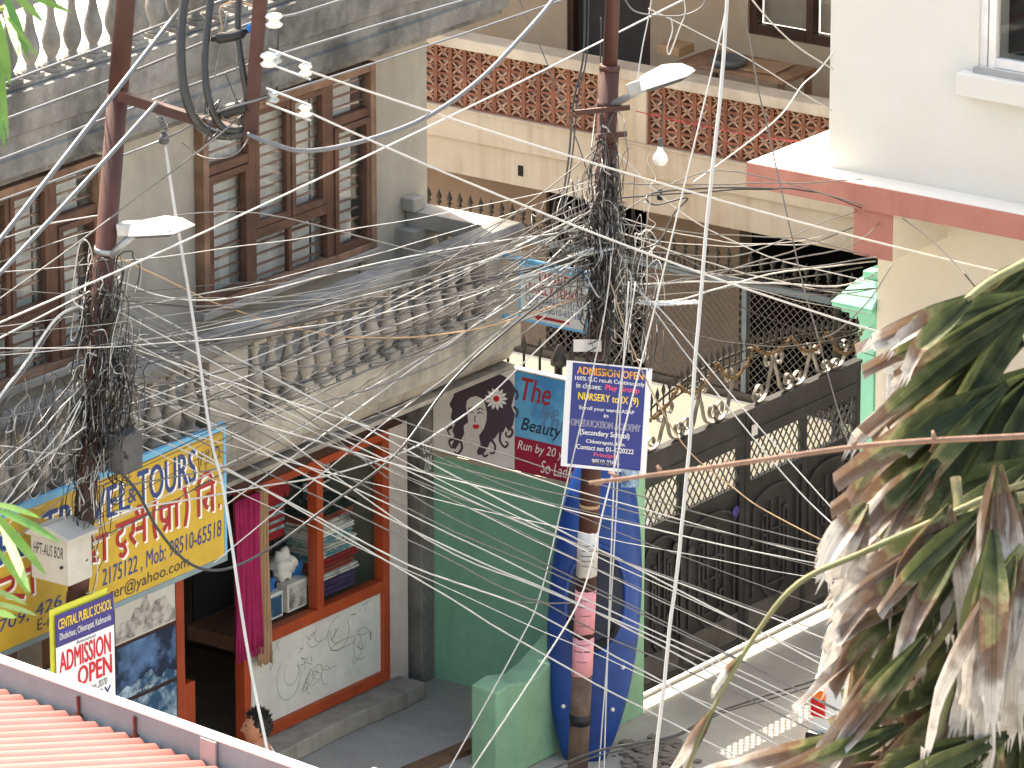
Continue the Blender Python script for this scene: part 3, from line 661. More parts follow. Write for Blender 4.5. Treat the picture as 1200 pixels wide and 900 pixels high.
# ================================================================ green wall, beauty board
GW = thing('green_wall', 'tall dark green plastered wall beside the shop', 'wall', (.9, .1, 0))
wt = MB(); n = 14; X1 = 1.76
pts = [(-.1 + (X1 + .1) * i / n, 2.07 + RND.uniform(-.008, .008)) for i in range(n + 1)]
wt.prism([(-.1, .002, 0), (X1, .002, 0)] + [(x, .002, z) for x, z in pts[::-1]], (0, .24, 0)); wt.build('wall', 'green_wall', GW)
ct = MB()
for i in range(n):
    a, b = pts[i], pts[i + 1]; ct.box((a[0], -.025 + RND.uniform(-.008, .004), a[1] - .004 + .012), (b[0] + .002, .245, max(a[1], b[1]) + RND.uniform(.024, .036)))
ct.build('mortar_top', 'coping', GW)
MB().box((1.52, .241, 0), (1.765, .56, 2.5)).build('gate_post', 'green_light', GW, .01)
MB().box((1.762, -.01, 0), (1.80, .56, 2.12)).build('return_face', 'green_light', GW, .006)  # lighter green on post and return puts this side's stronger light into the colour
LW = MB(); x0_, x1_ = 1.50, 1.76; q = [(-1.45, .80), (-1.25, .82), (-1.0, .76), (-.8, .80), (-.5, .93), (-.2, 1.02), (-.02, 1.08)]
vs = []; fs = []
for y_, z_ in q: vs += [(x0_, y_, 0), (x1_, y_, 0), (x1_, y_, z_ - .02), (x0_, y_, z_)]
for i in range(len(q) - 1):
    for k in range(4): fs.append((i * 4 + k, i * 4 + (k + 1) % 4, (i + 1) * 4 + (k + 1) % 4, (i + 1) * 4 + k))
fs += [(0, 1, 2, 3), tuple(range(len(q) * 4 - 4, len(q) * 4))]
lw_ = LW.add(vs, fs).build('low_wall', 'green_light', None, .02)
tag(lw_, 'low pale green stub wall with a sagging top in front of the kayak', 'wall')

BB = thing('beauty_board', 'beauty parlour board with a dark haired woman on top of the green wall', 'sign', (.9, -.05, 2.1))
YB = -.05
def bp(px, py, h=0.0): return on(px, py, Y=YB - h)
fB = Frame((.09, YB, 2.125), (1.66, 0, 0), (0, 0, .85))
xs = (on(603, 480, Y=YB).x - .09) / 1.66; xe = 1.0
fB.sheet('backing', 'wood_dark', BB, -.005, -.01, 1.005, 1.01, -.04, -.006)
fB.sheet('portrait_panel', 'poster_grey', BB, 0, 0, xs, 1, -.006, 0); fB.sheet('blue_panel', 'poster_cyan', BB, xs + .001, .34, xe, 1, -.006, 0.001); fB.sheet('maroon_panel', 'poster_maroon', BB, xs + .001, 0, xe, .338, -.006, .0012)
fB.sheet('top_trim', 'paint_white', BB, -.006, 1.011, 1.006, 1.03, -.045, .012)
def zz(pts, h): return [bp(480 + x / 3.0, 400 + y / 3.0, h) for x, y in pts]
def poly(pts, h, m, nm): return MB().prism(zz(pts, h), (0, -.0008, 0)).build(nm, m, BB)
hair = [(245, 117), (275, 106), (305, 110), (335, 124), (358, 142), (372, 168), (366, 198), (358, 228), (370, 258), (364, 292), (350, 318), (338, 300), (330, 320), (315, 318), (300, 340), (285, 350), (272, 378), (258, 398), (240, 400), (236, 386), (250, 362), (244, 332), (262, 306), (270, 280), (272, 252), (266, 222), (256, 202), (236, 192), (214, 197), (202, 208), (198, 228), (204, 262), (206, 285), (190, 296), (192, 326), (176, 356), (160, 380), (148, 366), (160, 340), (150, 314), (160, 290), (145, 270), (150, 240), (140, 222), (154, 194), (162, 168), (186, 146), (212, 128)]
poly(hair, .002, 'hair_print', 'hair_print')
def zs(lines, wpx, m, h, nm):
    mb = MB()
    for li, ln in enumerate(lines):
        pts = smoothline(zz(ln, h + li * .0001), 4); k = len(pts); vs = []
        for i, p in enumerate(pts):
            d = (pts[min(i + 1, k - 1)] - pts[max(i - 1, 0)]).normalized(); x = Vector((0, 1, 0)).cross(d).normalized() * (wpx / 3 / 135 / 2 * (1 - .5 * i / k)); vs += [p - x, p + x]
        mb.add(vs, [(2 * i, 2 * i + 1, 2 * i + 3, 2 * i + 2) for i in range(k - 1)])
    mb.build(nm, m, BB)
zs([[(350, 300), (362, 318), (352, 336), (338, 330), (342, 318)], [(320, 316), (318, 350), (334, 372), (346, 360), (336, 352)], [(285, 345), (300, 366), (296, 392), (280, 392)], [(160, 340), (140, 350), (146, 372), (162, 372)], [(150, 300), (134, 312), (142, 330)], [(372, 170), (380, 190), (372, 206)], [(365, 230), (380, 246), (374, 268)], [(250, 380), (262, 404), (276, 398)], [(180, 350), (184, 376), (168, 396), (156, 388)]], 11, 'hair_print', .0022, 'hair_curls')
zs([[(208, 252), (216, 247), (226, 252)], [(238, 254), (248, 249), (258, 256)], [(206, 240), (216, 234), (226, 240)], [(238, 242), (250, 235), (262, 244)], [(231, 262), (228, 278), (235, 282)]], 5, 'hair_print', .0024, 'face_lines')
poly([(221, 297), (228, 291), (233, 294), (239, 291), (246, 299), (240, 307), (228, 308)], .0026, 'lip_print', 'lips')
for k in range(13):
    a = k * 6.283 / 13; dx, dy = math.cos(a), math.sin(a)
    poly([(305 + dx * 8 - dy * 3, 202 + dy * 8 + dx * 3), (305 + dx * 30 - dy * 5.5, 202 + dy * 30 + dx * 5.5), (305 + dx * 41, 202 + dy * 41), (305 + dx * 30 + dy * 5.5, 202 + dy * 30 - dx * 5.5), (305 + dx * 8 + dy * 3, 202 + dy * 8 - dx * 3)], .003 + k * .00005, 'paint_white', 'petal')
poly([(305 + 11 * math.cos(i * .52), 202 + 11 * math.sin(i * .52)) for i in range(12)], .0045, 'lip_print', 'flower_centre')
fB.text('The', xs + .045, .72, xs + .22, .95, 'paint_red', BB, .005, bold=.01, shear=.3)
fB.text('The', xs + .10, .58, xs + .27, .76, 'ghost_print', BB, .003, bold=.01, shear=.3)
fB.text('The', xs + .16, .50, xs + .33, .66, 'ghost_print', BB, .004, bold=.01, shear=.3)
fB.text('Beauty & Spa', xs + .04, .38, xs + .50, .55, 'text_black', BB, .005, bold=.005, shear=.35)
fB.text('Run by 20 years of', xs + .02, .19, xs + .46, .31, 'paint_white', BB, .005, shear=.3)
fB.text('So Ladies be', xs + .16, .03, xs + .46, .16, 'paint_white', BB, .005, shear=.3)
# small meshed tile by the corner and spikes behind the board
sp = thing('spike_row', 'row of short iron spikes behind the beauty parlour board', 'spikes', (.9, .15, 2.1))
for x in [.25 + i * .16 for i in range(9)]:
    MB().lathe([(.012, 0), (.012, .98), (.025, 1.0), (.028, 1.04), (.0, 1.14)], (x, .12, 2.1), 6).build('spike', 'iron', sp)
MB().box((.1, .1, 2.85), (1.7, .14, 2.88)).build('rail', 'iron', sp)
MB().lathe([(.03, 2.05), (.03, 3.02), (.07, 3.04), (.07, 3.09), (.02, 3.2), (.0, 3.22)], (on(655, 430, Y=.12).x, .12, 0), 8).build('finial_post', 'iron', sp)

# ================================================================ gate
XG = 1.69
GT = thing('driveway_gate', 'dark ornate iron double gate with lattice band and scrolled top', 'gate', (XG, 2.2, .12))
gy = [.58, on(798, 600, X=XG).y, on(870, 560, X=XG).y, on(940, 530, X=XG).y, 3.93]
Z0, Z1, Z2, Z3 = .13, 1.55, 1.91, 2.17
fr = MB(); leafs = []
for lf in range(2):
    a, b = gy[2 * lf], gy[2 * lf + 2]; m_ = gy[2 * lf + 1]
    leaf = MB(); q = .01
    leaf.box((XG - .03, a + q, Z0), (XG + .03, a + q + .07, Z3)); leaf.box((XG - .03, b - q - .07, Z0), (XG + .03, b - q, Z3)); leaf.box((XG - .028, m_ - .035, Z0), (XG + .028, m_ + .035, Z2))
    for (c, d) in ((a + q + .07, m_ - .035), (m_ + .035, b - q - .07)):
        leaf.box((XG - .026, c, Z1 - .05), (XG + .026, d, Z1 + .01)); leaf.box((XG - .026, c, Z0), (XG + .026, d, Z0 + .06))
    L_ = leaf.build('gate_leaf', 'gate_black', GT, .005)
    hb = MB(); hb.box((XG - .035, a + q + .071, Z2), (XG + .035, b - q - .071, Z3)); hb.box((XG - .045, a + q + .0, Z3 + .001), (XG + .045, b - q, Z3 + .035)); hb.box((XG + .036, a + q + .08, Z2 + .09), (XG + .046, b - q - .08, Z2 + .11))
    hb.build('top_beam', 'gate_brown', L_, .005)
    for (c, d) in ((a + q + .07, m_ - .035), (m_ + .035, b - q - .07)):
        MB().box((XG - .008, c, Z0 + .061), (XG + .004, d, Z1 - .051)).build('sheet_panel', 'gate_black', L_)
        MB().box((XG + .0045, c, Z0 + .061), (XG + .02, d, Z0 + .30)).build('kick_plate', 'gate_dust', L_)
        # lattice of flat bars
        lt = MB(); zc0, zc1 = Z1 + .011, Z2 - .001; H = zc1 - zc0; s_ = .088
        k = c - H
        while k < d:
            for sgn, xo in ((1, .007), (-1, -.007)):
                p0 = [k, zc0]; p1 = [k + H * .75, zc1]
                if sgn < 0: p0, p1 = [k, zc1], [k + H * .75, zc0]
                # clip in y to the opening
                (ya_, za_), (yb_, zb_) = p0, p1
                if yb_ > c and ya_ < d:
                    if ya_ < c: tt = (c - ya_) / (yb_ - ya_); ya_, za_ = c, za_ + (zb_ - za_) * tt
                    if yb_ > d: tt = (d - ya_) / (yb_ - ya_); yb_, zb_ = d, za_ + (zb_ - za_) * tt
                    if abs(yb_ - ya_) > .01: lt.bar((XG + xo, ya_, za_), (XG + xo, yb_, zb_), .010, .010, (1, 0, 0))
            k += s_
        lt.build('lattice', 'gate_brown', L_)
        # raised ornament on the panel: arch line and interlocked strips
        w_ = d - c; cy = (c + d) / 2; om = []
        zb0, zt = Z0 + .36, Z1 - .12
        arch = [(cy - .42 * w_, zb0), (cy - .42 * w_, zt - .16)] + [(cy + .42 * w_ * math.cos(math.pi - i * math.pi / 8), zt - .16 + .15 * math.sin(i * math.pi / 8)) for i in range(1, 8)] + [(cy + .42 * w_, zt - .16), (cy + .42 * w_, zb0)]
        om.append(arch)
        for e in (-.24, -.08, .08, .24):
            lo_ = zb0 + (.05 if abs(e) > .1 else .18); hi_ = zt - (.28 if abs(e) > .1 else .14)
            om.append([(cy + e * w_, lo_), (cy + e * w_, hi_)])
        for z_ in (zb0 + .12, zb0 + .42, zt - .34):
            om.append([(cy - .24 * w_, z_ + .1), (cy - .16 * w_, z_ + .1), (cy - .16 * w_, z_ - .06), (cy + .16 * w_, z_ - .06), (cy + .16 * w_, z_ + .1), (cy + .24 * w_, z_ + .1)])
        om.append([(cy - .2 * w_, zb0 + .02), (cy - .1 * w_, zb0 - .05), (cy, zb0 - .08), (cy + .1 * w_, zb0 - .05), (cy + .2 * w_, zb0 + .02)])
        for ln in om:
            ob = MB()
            for i in range(len(ln) - 1): ob.bar((XG + .012, *ln[i]), (XG + .012, *ln[i + 1]), .022, .03, (1, 0, 0))
            ob.build('raised_strip', 'gate_brown', L_, .004)
    # scrolled crest
    def crest_z(y_):
        u = (y_ - gy[0]) / (gy[4] - gy[0]); return Z3 + .30 + .26 * math.sin(min(1, max(0, u * 1.05)) ** .8 * math.pi) ** .8
    cr = MB(); k = 14
    pts = [(XG, a + .02 + (b - a - .04) * i / k, crest_z(a + (b - a) * i / k)) for i in range(k + 1)]
    cr.tube(pts, .014, 6); cr.tube([(p[0], p[1], p[2] - .085) for p in pts], .011, 6)
    cr.build('crest_rail', 'iron', L_)
    n = int((b - a) / .092)
    for i in range(n + 1):
        y_ = a + .04 + (b - a - .08) * i / n; z_ = crest_z(y_)
        MB().lathe([(.008, -.09), (.008, .02), (.017, .03), (.02, .06), (.0, .125)], (XG, y_, z_), 6).build('spike', 'iron', L_)
    n = 5
    for i in range(n):
        y_ = a + .16 + (b - a - .32) * (i + .5) / n; h = crest_z(y_) - .085 - Z3 - .04; sg = 1 if i % 2 else -1
        sc = MB(); w2 = .165
        path = []
        for j in range(25):
            f = j / 24; an = f * 4.6 * math.pi / 2
            if f < .35: rr_ = .05 * (1 + f); path.append((sg * (w2 * .5 - rr_ * math.cos(an * 2)), .075 - rr_ * math.sin(an * 2)))
        path = [(sg * w2 * .62, h * .20), (sg * w2 * .38, h * .12), (sg * w2 * .18, h * .22), (sg * w2 * .30, h * .36), (sg * w2 * .62, h * .34), (sg * w2 * .92, h * .16), (sg * w2 * .5, h * .0), (-sg * w2 * .2, h * .12), (-sg * w2 * .5, h * .45), (-sg * w2 * .8, h * .8), (-sg * w2 * .45, h * .99), (-sg * w2 * .1, h * .86), (-sg * w2 * .3, h * .70), (-sg * w2 * .5, h * .78)]
        pp = smoothline([(XG, y_ + u, Z3 + .04 + v) for u, v in path], 4)
        for j in range(len(pp) - 1): sc.bar(pp[j], pp[j + 1], .03, .014, Vector((0, (pp[j + 1] - pp[j]).z, -(pp[j + 1] - pp[j]).y)))
        sc.build('scroll', 'iron_bright', L_)
MB().lathe([(0, 0), (.03, 0), (.03, .015), (.0, .02)], (XG + .031, gy[2] + .09, .95), 10, (1, 0, 0)).build('lock_plate', 'gate_dust', GT)
for y_, z_ in ((gy[1] + .1, 1.18), (gy[1] - .12, 1.28)): MB().lathe([(0, 0), (.045, 0), (.05, .012), (.0, .02)], (XG + .031, y_, z_), 12, (1, 0, 0)).build('boss', 'gate_dust', GT)
stick = MB().box((XG + .047, gy[2] + .06, Z2 + .05), (XG + .049, gy[2] + .15, Z2 + .15)).build('sticker', 'paper_white', GT)
MB().lathe([(0, 0), (.05, 0), (.05, .003), (0, .004)], (XG + .031, gy[2] - .14, Z1 - .2), 10, (1, 0, 0)).build('sticker', 'banner_indigo', GT)
# marigold garlands drooping along the crest
def garland(y0, y1, drop, label):
    mb = MB(); n = 26
    for i in range(n + 1):
        u = i / n; y_ = y0 + (y1 - y0) * u; z_ = crest_z(y_) + .0 - drop * 4 * u * (1 - u)
        s_ = RND.uniform(.012, .022); c = Vector((XG + .03 + RND.uniform(-.01, .01), y_, z_))
        mb.lathe([(0, -s_), (s_, -s_ * .4), (s_ * .9, s_ * .5), (0, s_)], c, 6)
    return tag(mb.build('marigold_garland', 'marigold'), label, 'garland')
gl = ['dried marigold garland at the end of the gate crest nearest the blue board', 'second dried marigold garland along the gate crest', 'dried marigold garland just left of the gate middle', 'dried marigold garland just right of the gate middle', 'fifth dried marigold garland along the gate crest', 'dried marigold garland nearest the mint pillar']
for i, l_ in enumerate(gl):
    a = gy[0] + (gy[4] - gy[0]) * i / 6; garland(a + .03, a + (gy[4] - gy[0]) / 6 - .02, .09 + .05 * (i % 3), l_)
# ================================================================ far beige building with pierced balcony
FB = thing('beige_building', 'beige house with a terracotta pierced balcony parapet behind the courtyard', 'building', (-2, 6.5, 0))
YF = 5.8
fbx0, fbx1 = -7.5, 3.6
bw = MB(); bw.box((fbx0, YF, 2.80), (fbx1, YF + .18, 3.10)); bw.box((fbx0, YF + .03, 2.46), (fbx1, YF + .18, 2.799)); bw.box((fbx0, YF - .012, 3.085), (fbx1, YF, 3.10))
bw.build('balcony_beam', 'beige', FB)
MB().box((fbx0, YF + .181, 2.62), (fbx1, 7.2, 2.8)).build('balcony_floor', 'beige_back', FB)
MB().box((fbx0, YF - .06, 3.685), (fbx1, YF + .2, 3.79)).build('coping', 'coping', FB, .012)
xp0, xp1 = on(700, 130, Y=YF).x, on(757, 140, Y=YF).x
MB().box((xp0, YF + .005, 3.101), (xp1, YF + .17, 3.684)).build('parapet_post', 'beige', FB)
for o_ in ((610, 200), (698 + 75, 228)):
    c = on(o_[0] if o_[0] < 700 else 773, o_[1], Y=YF + .03)
    MB().box((c.x - .025, YF + .022, c.z - .05), (c.x + .03, YF + .0295, c.z + .05)).build('weep_hole', 'black_void', FB)
# pierced terracotta block: frame, diagonals and boss (one mesh shared by all)
TW, TH, TD = .168, .144, .07
tb = MB(); f = .02
tb.box((-TW / 2, 0, -TH / 2), (-TW / 2 + f, TD, TH / 2)); tb.box((TW / 2 - f, 0, -TH / 2), (TW / 2, TD, TH / 2))
tb.box((-TW / 2 + f, .006, TH / 2 - f * .6), (TW / 2 - f, TD, TH / 2)); tb.box((-TW / 2 + f, .006, -TH / 2), (TW / 2 - f, TD, -TH / 2 + f * .6))
jm = tb.mesh('block_frame'); jm.materials.append(M['terracotta'])
td = MB()
for sx in (-1, 1): td.bar((sx * (-TW / 2 + f), .03, -TH / 2 + .012), (sx * (TW / 2 - f), .03, TH / 2 - .012), .02, .04, (0, 1, 0))
td.bar((-TW / 2 + f, .034, 0), (TW / 2 - f, .034, 0), .012, .03, (0, 1, 0)); td.lathe([(.0, 0), (.03, .004), (.03, .03), (0, .034)], (0, .045, 0), 8, (0, -1, 0))
jd = td.mesh('block_star'); jd.materials.append(M['terracotta_pale'])
def jali(xa, xb):
    n = int((xb - xa) / TW)
    for i in range(n + 1):
        for j in range(4):
            x = xa + TW * (i + .5); z = 3.104 + TH * (j + .5)
            if x + TW / 2 > xb + .01: continue
            b = place(jm, 'pierced_block', (x, YF + .03 + RND.uniform(0, .006), z), FB); place(jd, 'star', (x, YF + .032, z), b)
jali(-5.1, xp0 - .002); jali(xp1 + .002, 1.6)
# upper rear wall with door and window
yr = 7.2
dx0, dx1 = on(664, 60, Y=yr).x, on(762, 60, Y=yr).x
wx0 = on(876, 40, Y=yr).x; wz0 = on(880, 40, Y=yr).z
rw = MB(); rw.box((fbx0, yr, 2.8), (dx0, yr + .2, 6.5)); rw.box((dx1, yr, 2.8), (wx0, yr + .2, 6.5)); rw.box((dx0, yr, 5.0), (dx1, yr + .2, 6.5)); rw.box((wx0, yr, 2.8), (fbx1, yr + .2, wz0)); rw.box((wx0 + 1.3, yr, wz0), (fbx1, yr + .2, 6.5)); rw.box((wx0, yr, wz0 + 1.3), (wx0 + 1.3, yr + .2, 6.5))
rw.build('rear_wall', 'beige_back', FB)
rw = MB().box((fbx0, 5.35, 5.6), (fbx1, 7.199, 5.8)); rw.build('roof', 'beige', FB)  # unseen overhang, added to keep the balcony coping in shade
dr_ = MB().box((dx0 + .03, yr + .1, 2.8), (dx1 - .03, yr + .14, 4.99)).build('door', 'dark_door', FB)
dd = MB()
for a in (dx0, dx1 - .06): dd.box((a, yr + .02, 2.801), (a + .06, yr + .12, 4.98))
dd.box((dx0 + .061, yr + .02, 4.92), (dx1 - .061, yr + .11, 4.985)); dd.build('door_frame', 'wood_dark', dr_)
wn = MB(); wq = wx0 + 1.3
for a in (wx0, wx0 + .62, wq - .08): wn.box((a, yr + .03, wz0), (a + .08, yr + .13, wz0 + 1.29))
for z_ in (wz0, wz0 + 1.2):
    wn.box((wx0 + .081, yr + .03, z_ + .001), (wx0 + .619, yr + .125, z_ + .09)); wn.box((wx0 + .701, yr + .03, z_ + .001), (wq - .081, yr + .125, z_ + .09))
wf = wn.build('window', 'wood_dark', FB, .005)
for a, b in ((wx0 + .081, wx0 + .619), (wx0 + .701, wq - .081)):
    MB().box((a, yr + .07, wz0 + .091), (b, yr + .075, wz0 + 1.199)).build('pane', 'glass', wf); MB().box((a, yr + .15, wz0 + .09), (b, yr + .16, wz0 + 1.2)).build('blind', 'interior', wf)
# ground storey
yl = 6.9
o1 = (on(640, 300, Y=yl).x, on(757, 300, Y=yl).x); o2 = (on(866, 350, Y=yl).x, fbx1 - .2)
for a_, b_ in ((fbx0, o1[0]), (o1[1], o2[0]), (o2[1], fbx1)): MB().box((a_, yl, 0), (b_, yl + .2, 2.62)).build('ground_wall', 'brown_wall', FB)
for a, b in (o1, o2):
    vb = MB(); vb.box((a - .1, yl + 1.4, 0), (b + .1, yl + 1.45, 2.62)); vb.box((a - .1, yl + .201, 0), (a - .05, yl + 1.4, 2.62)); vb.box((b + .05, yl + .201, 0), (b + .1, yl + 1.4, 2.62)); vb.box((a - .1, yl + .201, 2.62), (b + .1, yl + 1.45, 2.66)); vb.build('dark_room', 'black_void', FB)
gd = MB()
for i in range(7):
    x = o1[0] + (o1[1] - o1[0]) * i / 6; gd.box((x - .012, yl + .05, 0), (x + .012, yl + .074, 2.6))
gd.box((o1[0], yl + .076, 1.2), (o1[1], yl + .09, 1.26)); gd.build('grille_door', 'iron', FB)
# things standing on the balcony: bench with tray planter and cardboard
bc = on(850, 100, Z=3.86)
bn = thing('balcony_bench', 'low wooden bench behind the balcony coping', 'bench', (bc.x, 6.4, 2.8))
MB().box((on(800, 80, Y=6.2).x, 6.1, 3.80), (on(925, 110, Y=6.2).x, 6.65, 3.84)).build('seat', 'wood_weathered', bn)
for x in (on(806, 80, Y=6.2).x, on(915, 110, Y=6.2).x):
    for y_ in (6.14, 6.58): MB().box((x, y_, 2.801), (x + .05, y_ + .05, 3.799)).build('leg', 'wood_weathered', bn)
c = on(829, 84, Z=3.86); c.y = min(max(c.y, 6.25), 6.5)
tag(MB().lathe([(.12, 0), (.15, .0), (.165, .03), (.17, .07), (.15, .075), (.12, .06), (.11, .03), (.0, .03)], (c.x, c.y, 3.841), 18).build('round_tray', 'box_dark'), 'round black tray on the bench behind the balcony coping', 'tray')
for k, (px, py, l_) in enumerate(((865, 95, 'brown cardboard sheet lying next to the round black tray'), (897, 104, 'brown cardboard sheet at the right end of the bench'))):
    c = on(px, py, Y=6.3); tag(MB().obox((c.x - .14, 6.15, 3.842 + .008 * k), (.30, .05, .0), (-.04, .4, 0), (0, 0, .006)).build('cardboard_sheet', 'cardboard'), l_, 'cardboard')
c = on(790, 70, Y=6.3)
tag(MB().box((c.x - .12, 6.2, 3.842), (c.x + .12, 6.45, 3.93)).build('cardboard_box', 'cardboard', None, .004), 'small cardboard box on the bench left of the round tray', 'box')

# ================================================================ courtyard wall with mesh fence
YW = 4.6
CW = tag(MB().box((-6.5, YW, .03), (1.45, YW + .18, 1.30)).build('courtyard_wall', 'cream_wall'), 'low cream wall under the mesh fence in the courtyard', 'wall')
FN = thing('mesh_fence', 'wire mesh fence with steel rails and spear points on the courtyard wall', 'fence', (-2, YW + .09, 1.3))
yf = YW + .09
MB().box((-6.5, yf - .03, 1.301), (1.45, yf + .03, 1.38)).build('bottom_rail', 'iron', FN)
MB().box((-6.5, yf - .025, 2.36), (1.45, yf + .025, 2.42)).build('top_rail', 'steel_blue', FN)
for x in [-6.0 + 1.5 * i for i in range(5)] + [1.2]: MB().box((x - .025, yf - .024, 1.381), (x + .025, yf + .024, 2.359)).build('post', 'steel_blue', FN)
ms = MB(); x = -6.5 - .98; s_ = .075
while x < 1.45:
    for a, b in (((x, 1.38), (x + .98, 2.36)), ((x, 2.36), (x + .98, 1.38))):
        (xa, za), (xb, zb_) = a, b
        if xa < -6.5: tt = (-6.5 - xa) / (xb - xa); xa, za = -6.5, za + (zb_ - za) * tt
        if xb > 1.45: tt = (1.45 - xa) / (xb - xa); xb, zb_ = 1.45, za + (zb_ - za) * tt
        if xb - xa > .02: ms.bar((xa, yf, za), (xb, yf, zb_), .0045, .0045, (0, 1, 0))
    x += s_
stuff(ms.build('wire_mesh', 'wire_mesh', FN))
sm_ = MB().lathe([(.011, 0), (.011, .13), (.028, .14), (.012, .16), (.03, .19), (.0, .27)], seg=6)
for sg in (-1, 1): sm_.tube(smoothline([(0, 0, .03), (sg * .03, 0, .02), (sg * .052, 0, .06), (sg * .035, 0, .1), (sg * .02, 0, .075)], 4), .007, 4)
spm = sm_.mesh('spear'); spm.materials.append(M['iron'])
x = -4.2
while x < 1.45: place(spm, 'spear', (x, yf, 2.42), FN); x += .118
MB().lathe([(.045, 0), (.045, 1.5), (.075, 1.52), (.075, 1.56), (.0, 1.74)], (on(981, 400, Y=4.55).x, 4.55, .9), 4).build('end_post', 'iron', FN)

# ================================================================ mint gate pillar
cx0 = on(1003, 450, Y=4.3).x
MP = thing('mint_pillar', 'mint green gate pillar with a stepped cap beside the gate', 'pillar', (cx0 + .25, 4.5, 0))
x1_ = min(cx0 + .45, 1.685); zc_ = on(1005, 372, Y=4.3).z
MB().box((cx0, 4.3, .03), (x1_, 4.75, zc_)).build('shaft', 'mint', MP, .01)
MB().box((cx0 + .07, 4.285, .5), (x1_ - .07, 4.2995, zc_ - .2)).build('raised_panel', 'mint', MP, .006)
for k, (e, h0, h1) in enumerate(((.05, 0, .06), (.10, .061, .11), (.16, .111, .15))):
    MB().box((cx0 - e, 4.3 - e, zc_ + h0), (x1_, 4.75 + e, zc_ + h1)).build('cap_step', 'mint', MP, .008)
e = .17; a = (cx0 - e, 4.3 - e); b = (x1_ + .0, 4.75 + e); zt = zc_ + .151; i_ = .17
MB().hexa([(a[0], a[1], zt), (b[0], a[1], zt), (b[0], b[1], zt), (a[0], b[1], zt), (a[0] + i_, a[1] + i_, zt + .2), (b[0], a[1] + i_, zt + .2), (b[0], b[1] - i_, zt + .2), (a[0] + i_, b[1] - i_, zt + .2)]).build('cap_roof', 'mint', MP, .008)
MB().box((a[0] + .2, a[1] + .2, zt + .2), (b[0] - .004, b[1] - .2, zt + .27)).build('cap_top', 'mint', MP, .008)

# ================================================================ white house on the right
WB = thing('white_house', 'white plastered house with pink edged canopy slab on the right', 'building', (3.5, 6, 0))
MB().box((1.69, 4.2, 0), (9, 9, 3.759)).build('ground_wall', 'cream_wall', WB)
ux = on(972, 120, Y=3.58).x
wx = on(1147, 40, Y=3.58).x; wzb = on(1150, 78, Y=3.58).z
uw = MB(); uw.box((ux, 3.58, 3.97), (wx, 9, 8.5)); uw.box((wx, 3.58, 3.97), (wx + 1.2, 9, wzb)); uw.box((wx, 3.58, wzb + 1.3), (wx + 1.2, 9, 8.5)); uw.box((wx + 1.2, 3.58, 3.97), (9, 9, 8.5)); uw.box((wx, 3.9, wzb), (wx + 1.2, 9, wzb + 1.3))
uw.build('upper_wall', 'white_wall', WB)
MB().box((.93, 3.31, 3.761), (9, 8.6, 3.972)).build('slab_top', 'white_wall', WB)
MB().box((.927, 3.296, 3.757), (9, 3.3095, 3.968)).build('slab_edge', 'pink_paint', WB)
bx0, bx1 = on(1000, 280, Y=3.33).x, on(1045, 280, Y=3.33).x
MB().box((bx0, 3.345, 3.34), (bx1, 4.199, 3.7565)).build('canopy_beam', 'cream_wall', WB)
MB().box((bx0 - .002, 3.332, 3.337), (bx1 + .002, 3.3445, 3.756)).build('beam_end', 'pink_paint', WB)
wn = MB(); y0_ = 3.60
for a, wd in ((wx, .07), (wx + .085, .07), (wx + .62, .1), (wx + 1.13, .07)): wn.box((a, y0_, wzb), (a + wd, y0_ + .07, wzb + 1.3))
wn.box((wx + .156, y0_ + .002, wzb + .005), (wx + 1.13, y0_ + .068, wzb + .085)); wn.box((wx + .156, y0_ + .002, wzb + 1.22), (wx + 1.13, y0_ + .068, wzb + 1.295))
wo = wn.build('window', 'white_paint', WB, .005)
MB().box((wx + .156, y0_ + .04, wzb + .086), (wx + 1.129, y0_ + .046, wzb + 1.219)).build('pane', 'glass', wo)
MB().box((wx + .156, y0_ + .2, wzb + .086), (wx + 1.129, y0_ + .21, wzb + 1.219)).build('dark_room', 'window_dark', wo)
MB().box((wx - .02, 3.53, wzb - .05), (wx + 1.3, 3.60, wzb - .004)).build('wood_sill', 'galv', wo)
MB().box((wx - .14, 3.46, wzb - .25), (wx + 1.5, 3.5795, wzb - .051)).build('sill', 'white_wall', wo, .012)
# conduit pipes on the ground-floor wall
for k, px in enumerate((1041, 1052)):
    c = on(px, 440, Y=4.15); MB().tube([(c.x, 4.16, .3), (c.x, 4.16, c.z), (c.x, 4.19, c.z + .02)], .022, 8).build('pipe', 'white_paint', WB)
MB().box((on(1036, 440, Y=4.15).x, 4.13, on(1036, 436, Y=4.15).z), (on(1058, 440, Y=4.15).x, 4.199, on(1036, 430, Y=4.15).z)).build('pipe_clip', 'white_paint', WB)

